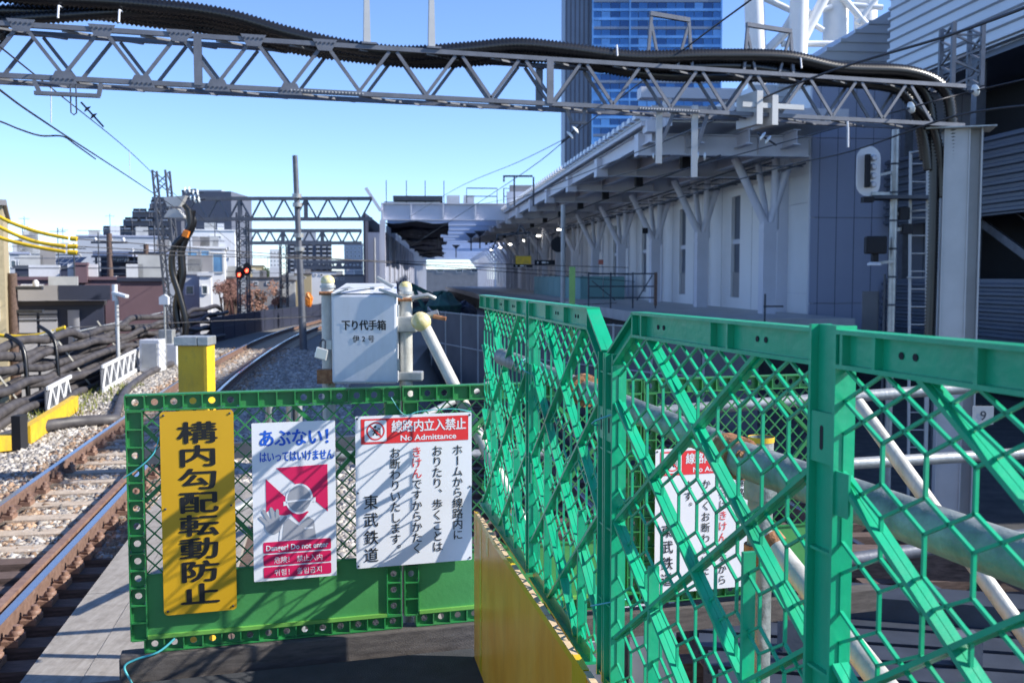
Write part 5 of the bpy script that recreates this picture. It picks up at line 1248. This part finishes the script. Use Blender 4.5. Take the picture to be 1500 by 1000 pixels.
part('pole', MB().tube([(0,0,0),(0,0,b.z+6.9)], .05, 8), M['lsteel'], t); part('lamp_head', MB().beam((-.08,0,b.z+7.05),(.30,-.1,b.z+6.95),.16,.08), M['boxw'], t, bevel=.02); part('collar', MB().tube([(-.04,0,b.z+6.85),(-.04,0,b.z+7.25)], .07, 8), M['boxw'], t)

# ================================================================ BUILDINGS (left and far)
def bld(label, x0, x1, yt, Y, depth, m, zb=-7.0, name='building', roof=None, wins=(), wm='pane', fr='white', cat='building', rz=None):
    a = U(x0,yt,Y); r1 = ray(x1,yt)[0]
    if rz is None: rz = math.atan2(-r1*Y, Y)*.97 if x1 < 700 else 0
    c, s = math.cos(rz), math.sin(rz)
    def fx(px): rx = ray(px,400)[0]; return (rx*Y-a.x)/(c-rx*s)
    def fz(px, py): return EYE+ray(px,py)[1]*(Y+fx(px)*s)-zb
    wd = fx(x1); h_ = fz((x0+x1)/2, yt)
    t = thing(name, label, cat, V(a.x,Y,zb), rz)
    part('wall', MB().box(0,wd,0,depth,0,h_), M[m], t)
    part('roof', MB().box(-.1,wd+.1,-.1,depth+.1,h_,h_+.15), M[roof or 'lsteel'], t)
    if 33 < Y < 140 and x1-x0 > 22:
        q = random.Random(int(x0*7+Y)); cnt = 2 if Y < 60 else 3
        for k in range(cnt):
            xx = wd*(.12+.28*k+q.uniform(-.05,.05)); hh = q.uniform(.4,.9)
            u_ = part('roof_unit', MB().box(xx,xx+q.uniform(.6,1.3),.6,1.3,h_+.15,h_+.15+hh), M[q.choice(['lsteel','fascia','boxw'])], t)
        xx = wd*q.uniform(.3,.8); part('aerial', MB().tube([(xx,1.5,h_+.1),(xx,1.5,h_+2.2)], .03, 6).tube([(xx-.4,1.5,h_+2.0),(xx+.4,1.5,h_+2.0)], .02, 6), M['dsteel'], t)
        part('parapet_rail', MB().box(0,wd,.0,.05,h_+.5,h_+.55), M['steel'], t)
    for (wx0, wy0, wx1, wy1) in wins:
        X0, X1, Z0, Z1 = fx(wx0), fx(wx1), fz(wx0,wy1), fz(wx0,wy0); e = min(.12,(X1-X0)*.12)
        f = MB(); f.box(X0,X1,-.08,-.002,Z0,Z0+e); f.box(X0,X1,-.08,-.002,Z1-e,Z1); f.box(X0,X0+e,-.08,-.002,Z0+e,Z1-e); f.box(X1-e,X1,-.08,-.002,Z0+e,Z1-e)
        w_ = part('window', f, M[fr], t); part('pane', MB().box(X0+e,X1-e,-.03,-.003,Z0+e,Z1-e), M[wm], w_)
    return t
# beige tiled building at the left edge
t = bld('beige tiled building at the very left edge', -60, 7, 300, 26, 10, 'tile', wins=[(-8,440,-2,470),(-20,445,-12,480)], roof='fascia')
# low brown building
t = bld('low building with grey and navy fascia and grey shutters on the left', 18, 150, 447, 34, 8, 'navy', roof='roof')
a = U(18,447,34); s_ = 34/F
part('fascia', MB().box(-.05,62*s_,-.5,-.2,U(0,440,34).z+7,U(0,418,34).z+7), M['fascia'], t); part('fascia', MB().box(62*s_+.02,134*s_,-.5,-.2,U(0,440,34).z+7,U(0,418,34).z+7), M['navy'], t)
for (x0_, x1_) in ((25,50),(54,78),(92,108)): part('shutter', MB().box((x0_-18)*s_,(x1_-18)*s_,-.1,-.01,0,U(0,455,34).z+7), M['shutter'], t)
for y_ in (462,470): part('shutter_bar', MB().box((25-18)*s_,(78-18)*s_,-.13,-.10,U(0,y_,34).z+7,U(0,y_,34).z+7.05), M['dsteel'], t)
# purple brown
t = bld('purple brown building with a parapet block on the left', 20, 218, 410, 44, 10, 'brn', roof='brn')
s_ = 44/F
part('chimney_block', MB().box(83*s_,100*s_,-.3,1,U(0,414,44).z+7,U(0,388,44).z+7), M['brn'], t); part('chimney_cap', MB().box(82*s_,101*s_,-.35,1.05,U(0,388,44).z+7,U(0,384,44).z+7), M['brn'], t)
t = bld('dark flat roofed building behind the purple brown parapet', 22, 105, 393, 52, 8, 'navy', roof='dsteel', wins=[(28,402,48,408),(60,400,80,408)], fr='dsteel')
t = thing('solar_roof', 'sloping dark solar panels on a roof at the left', 'solar panels', U(64,394,56)); s_ = 56/F
for i in range(4):
    for j in range(2): part('panel', MB().add([((i*10.5+j*1)*s_,j*1.0,(j*9.5)*s_),((i*10.5+10+j*1)*s_,j*1.0,(j*9.5)*s_),((i*10.5+11+j)*s_,j*1.0+.9,(j*9.5+9)*s_),((i*10.5+1+j)*s_,j*1.0+.9,(j*9.5+9)*s_)],[(0,1,2,3)]), M['solar'], t)
part('stand', MB().box(0,43*s_,2.2,6,-5,-.1), M['white'], t)
bld('pale grey long building below the stepped flats', 40, 116, 372, 80, 12, 'mansl', roof='lsteel', wins=[(44,380,50,390)])
bld('long pale building with rooftop parapet at mid left', 113, 238, 347, 92, 12, 'mansl', roof='endwall', wins=[(160,348,166,360)])
bld('white gabled house front at far left behind the yellow cables', 14, 42, 372, 70, 10, 'mansl', roof='endwall', wins=[(16,381,24,392),(27,381,38,392)])
bld('small dark rooftop cabin at the left', 22, 54, 354, 84, 6, 'roof', roof='roof', wins=[(32,358,44,367)])
# equipment rack
t = thing('rooftop_plant', 'dark rooftop plant rack with pipes and a round dish', 'rooftop plant', U(138,412,58)); s_ = 58/F
part('frame', MB().box(0,76*s_,1,3,0,40*s_), M['navy'], t)
for x in (2,22,58,74): part('post', MB().box(x*s_,(x+2)*s_,0,.15,0,44*s_), M['dsteel'], t)
for z in (10,20,28,42): part('rail', MB().box(0,76*s_,-.1,.1,z*s_,(z+1.6)*s_), M['steel'], t)
part('top_duct', MB().box(2*s_,60*s_,-.3,1.5,36*s_,43*s_), M['endwall'], t)
part('dish', MB().lathe([(5.5*s_,0),(4*s_,.1),(.01,.16)], (57*s_,-.3,20*s_), 16, (0,1,0)), M['boxw'], t)
for i in range(8): part('pipe', MB().tube([((26+i*3.6)*s_,-.2,(29+(i%3))*s_),((28+i*3.6)*s_,-.2,(33)*s_)], .05, 6), M['galv'], t)
part('unit', MB().box(28*s_,36*s_,-.4,0,0,8*s_), M['boxw'], t); part('unit', MB().box(38*s_,45*s_,-.4,0,0,7*s_), M['dark'], t)
bld('grey blue low block beneath the cable mast', 176, 240, 412, 38, 6, 'brn', roof='navy')
bld('white wall slab behind the cable mast', 205, 262, 372, 66, 8, 'mansl', roof='endwall', wins=[(234,376,241,404)], wm='dark')
# stepped mansion
t = thing('stepped_flats', 'slate coloured flats stepping up to the right below a tall plain slab', 'building', U(130,400,300)); s_ = 300/F
steps = [(128,348),(152,334),(181,322),(194,310),(219,299),(222,289)]
xs = [p[0] for p in steps]+[252]
for i, (x, y) in enumerate(steps): part('wall', MB().box((x-130)*s_,(xs[i+1]-130)*s_ if i < 5 else (254-130)*s_,0.+.3*i,20,0,(400-y)*s_), M['mans'], t)
fy = [290,302.5,315,327.5,340]
for r_, y in enumerate(fy):
    xst = [222,196,184,152,130][r_]; x = xst+2
    while x < 248:
        w_ = min(19, 250-x)
        rc = part('balcony', MB().box((x-130)*s_,(x+w_-130)*s_,-.5,-.05,(400-y-9.5)*s_,(400-y-4)*s_), M['dark'], t)
        part('curtain', MB().box((x+1-130)*s_,(x+w_-1-130)*s_,-.6,-.51,(400-y-9.3)*s_,(400-y-7)*s_), M['mansl'], rc)
        part('divider', MB().box((x+w_/2-.4-130)*s_,(x+w_/2+.4-130)*s_,-1.0,-.55,(400-y-9)*s_,(400-y-4)*s_), M['mans'], rc)
        x += w_+3
part('tower_slab', MB().box((259-130)*s_,(332-130)*s_,6,30,0,(400-279)*s_), M['mans'], t); part('tower_cap', MB().box((262-130)*s_,(318-130)*s_,6,10,(400-279)*s_,(400-277)*s_), M['mansl'], t)
part('link_wall', MB().box((250-130)*s_,(262-130)*s_,3,20,0,(400-290)*s_), M['mans'], t)
# white buildings right of the mast
bld('white stepped apartment house below the dark slab', 270, 345, 338, 120, 14, 'white', roof='white', wins=[(308,345,326,350),(308,358,326,363),(334,362,336,366),(334,377,336,381)], fr='white')
bld('white house with curved glass front beside the cable mast', 272, 330, 364, 70, 10, 'white', roof='white', wins=[(274,368,291,392),(294,366,308,391),(311,371,328,400)], wm='glass2', fr='lsteel')
t = bld('small sunlit white building with two windows left of the red signals', 292, 309, 404, 48, 6, 'white', roof='boxw', wins=[(295,418,304,431),(295,451,304,464)])
bld('blue grey garage wall beside the small white building', 262, 293, 402, 52, 6, 'mansl', roof='lsteel', wins=[(236+35,418,284,432)])
bld('white narrow tower block behind the signals', 334, 352, 352, 170, 14, 'white', roof='white', wins=[(337,y,341,y+3) for y in (357,366,375,384)])
bld('low red brown house behind the signals', 310, 345, 408, 75, 8, 'brick', roof='roof', wins=[(316,412,322,418)])
bld('pale pink house with grey roof behind the signal mast', 362, 410, 408, 95, 9, 'fascia', roof='roof', wins=[(370,412,378,417),(390,412,398,417)])
bld('cream house with dark hip roof at the end of the street', 364, 386, 390, 130, 9, 'tile', roof='roof', wins=[(368,394,374,400)])
bld('thin white tower block in the far distance', 395, 412, 366, 400, 20, 'white', roof='white', wins=[(x,y,x+2,y+2.5) for x in (397,402,407) for y in (369,375,381,387)])
t = bld('distant slate apartment block with stacked balconies', 422, 486, 353, 480, 20, 'mans', roof='mans')
s_ = 480/F
for r_ in range(7):
    for x in (425,433,442,451,462,471,479):
        z = (U(0,357+r_*6.2,480).z+7); rc = part('balcony', MB().box((x-422)*s_,(x-422+5.5)*s_,-.4,-.05,z-1.3,z), M['dark'], t); part('parapet', MB().box((x-422)*s_,(x-422+5.5)*s_,-.9,-.45,z-1.9,z-1.1), M['mansl'], rc)
part('rooftop_tower', MB().box(20*s_,40*s_,2,12,U(0,353,480).z+7,U(0,340,480).z+7), M['mansl'], t)
bld('distant white office block left of the shed', 504, 532, 357, 420, 18, 'mansl', roof='white', wins=[(x,y,x+3.5,y+2.5) for x in (507,513,519,525) for y in (362,368,374,380)])
for i, (x0_, x1_, yt, Y, m) in enumerate(((455,500,398,150,'white'),(486,540,404,120,'fascia'),(430,456,402,130,'tile'),(408,432,412,100,'lsteel'),(345,366,402,140,'mansl'))):
    bld(['low white house rows far down the line','grey low house beside the shed screen','beige small house behind the grey pole','pale shed roof house left of the grey pole','blue grey house between the signals and the tower block'][i], x0_, x1_, yt, Y, 9, m, roof='roof', wins=[(x0_+4,yt+3,x0_+9,yt+6),(x0_+13,yt+3,x0_+18,yt+6)])
bld('white houses seen through the far end of the shed', 622, 712, 395, 320, 12, 'fascia', roof='roof', wins=[(640,394,650,399),(668,394,678,399),(690,393,700,399)], rz=0)
# trees
def tree(label, px, pyt, pyb, Y, wpx, m, seed):
    a = U(px,pyb,Y); s = Y/F; hz_ = U(px,pyt,Y).z; t = thing('autumn_tree' if m != 'leaf' else 'green_tree', label, 'tree', V(a.x,Y,-7)); r = random.Random(seed)
    R_ = wpx*s/2; cz = hz_+7-R_*.9
    part('trunk', MB().tube([(0,0,0),(.05,0,cz*.6),(0,0,cz)], [.22,.15,.07], 8), M['bark'], t)
    for k in range(4):
        an = k*1.6; part('limb', MB().tube([(0,0,cz*.65),(R_*.6*math.cos(an),R_*.6*math.sin(an),cz+R_*.2)], [.09,.03], 6), M['bark'], t)
    mb = MB(); cl_ = [(r.gauss(0,R_*.5), r.gauss(0,R_*.5), cz+r.gauss(0,R_*.45), r.uniform(.25,.5)*R_) for _ in range(16)]
    for _ in range(1500):
        c = r.choice(cl_); d = V(r.gauss(0,1),r.gauss(0,1),r.gauss(0,1)).normalized()*c[3]*r.uniform(.5,1); p = V(c[0],c[1],c[2])+d
        u = V(r.gauss(0,1),r.gauss(0,1),r.gauss(0,1)).normalized(); v_ = u.orthogonal().normalized(); q = .10*R_/1.5
        mb.add([p-u*q, p+v_*q, p+u*q, p-v_*q*.8], [(0,1,2,3)])
    part('crown', mb, M[m], t); return t
tree('red brown autumn tree left of the red signals', 330, 405, 455, 66, 34, 'autumn', 1)
tree('orange autumn tree right of the signal mast', 377, 413, 460, 70, 40, 'autumn2', 2)
tree('rust coloured autumn tree lower behind the signal mast', 345, 425, 465, 60, 30, 'autumn', 5)
tree('small dark green tree at the end of the street', 390, 392, 412, 110, 18, 'leaf', 3)
tree('orange autumn tree beside the grey pole', 408, 425, 462, 85, 26, 'autumn2', 4)
# orange cover
single('orange_cover', 'small orange cover beside the track behind the cabinet', 'cover', lump(U(452,439,50).x,50,U(452,439,50).z,.22,.2,.35,9), M['orange'])
# utility poles
for i, (px, yt, Y) in enumerate(((160,342,50),(214,358,52),(18,400,30))):
    a = U(px,yt,Y); t = thing('utility_pole', ['brown utility pole before the rooftop plant','brown utility pole right of the rooftop plant','dark utility pole beside the beige tiled building'][i], 'utility pole', V(a.x,Y,-7))
    part('pole', MB().tube([(0,0,0),(0,0,a.z+7)], [.2,.13], 10), M['timber'], t)
    for k in range(2+i//2): part('crossarm', MB().box(-.9,.9,-.06,.06,a.z+6.5-k*.7,a.z+6.6-k*.7), M['dsteel'], t)
    part('fittings', MB().lathe([(.08,0),(.1,.12),(.04,.2)], (-.7,0,a.z+6.6), 8).lathe([(.08,0),(.1,.12),(.04,.2)], (.7,0,a.z+6.6), 8), M['boxw'], t)
# yellow sleeved cables
for i, (pts) in enumerate(([(-40,285),(0,318),(50,338),(95,348),(113,350)],[(-40,310),(0,333),(45,352),(90,360),(113,361)],[(-40,328),(0,348),(45,360),(90,368),(113,370)],[(-40,478),(0,491),(45,492),(75,486),(96,480)])):
    P_ = crom([tuple(U(*p, 22+i*.2)) for p in pts], 6)
    t = thing('sleeved_cable', ['yellow sleeved overhead cable at the left, top of three','yellow sleeved overhead cable at the left, middle of three','yellow sleeved overhead cable at the left, bottom of three','single yellow sleeved cable sagging above the conduits'][i], 'cable', V(*P_[0]))
    part('sleeve', MB().tube(P_[:20], .042, 8), M['tape'], t, True); part('sleeve', MB().tube(P_[20:], .055, 8), M['tape'], t, True)
    part('cable', MB().tube([P_[-1], V(*P_[-1])+V(14,14,-1.0+.4*i)], .012, 6), M['wire'], t, True)

# ================================================================ TOWER + LATTICE TOWER
Y = 400; s_ = Y/F; ax = U(866,245,Y).x
t = thing('glass_skyscraper', 'blue glass skyscraper with a grey ribbed left side rising above the canopy', 'skyscraper', V(ax,Y,-7))
zt_ = U(866,-40,Y).z+7; wd = (1053-866)*s_
part('core', MB().box(0,wd,.6,30,0,zt_), M['towergrey'], t)
sw = (866-828)*s_
part('side_wing', MB().box(-sw,0,3,33,0,zt_), M['towergrey'], t)
for i in range(6): part('side_rib', MB().box(-sw+i*sw/6+.3,-sw+i*sw/6+.8,2.5,3,0,zt_), M['mans'], t)
nf, nc = 21, 14; fh = 12.7*s_; cw = wd/nc; me3 = [MB().box(.12,cw-.12,.1,.5,0,fh*.66).mesh('glass_pane', M[g]) for g in ('glass','glass2','glass3')]
r = random.Random(11)
for j in range(nf):
    z = zt_-(j+1)*fh
    part('spandrel', MB().box(0,wd,-.15,.55,z+fh*.70,z+fh), M['glass2' if j % 3 else 'towergrey'], t)
    for i in range(nc):
        o = link('glass_pane', me3[r.choices([0,1,2],[5,2,4])[0]], t); o.location = (i*cw,0,z)
for x in (0, cw*4, wd-.6): part('vertical_fin', MB().box(x,x+.6,-.5,.6,0,zt_), M['glass2'], t)
# white lattice tower
Y = 150; s_ = Y/F
t = thing('lattice_tower', 'white tubular legs and braces of a giant lattice tower beyond the station', 'tower', U(1200,100,Y)); B_ = U(1200,100,Y)
def lt(name, a, b, w_, dy=0): 
    p = U(*a,Y)-B_+V(0,dy,0); q = U(*b,Y)-B_+V(0,dy,0); part(name, MB().tube([p,q], w_*s_/2, 20), M['white'], t)
lt('leg', (1102,-60), (1118,330), 28); lt('leg', (1172,-60), (1163,330), 26); lt('leg', (1238,-60), (1232,330), 36, 4); lt('leg', (1300,-60), (1296,330), 34, 9)
for a, b, w_ in (((1120,-10),(1190,22),9),((1190,-22),(1150,45),9),((1168,12),(1212,40),8),((1220,-20),(1168,80),15),((1172,22),(1225,5),8),((1250,2),(1300,6),8),((1262,30),(1290,-6),9),((1106,92),(1190,10),13),((1240,-10),(1300,60),10),((1150,60),(1240,60),9)): lt('brace', a, b, w_, 2)
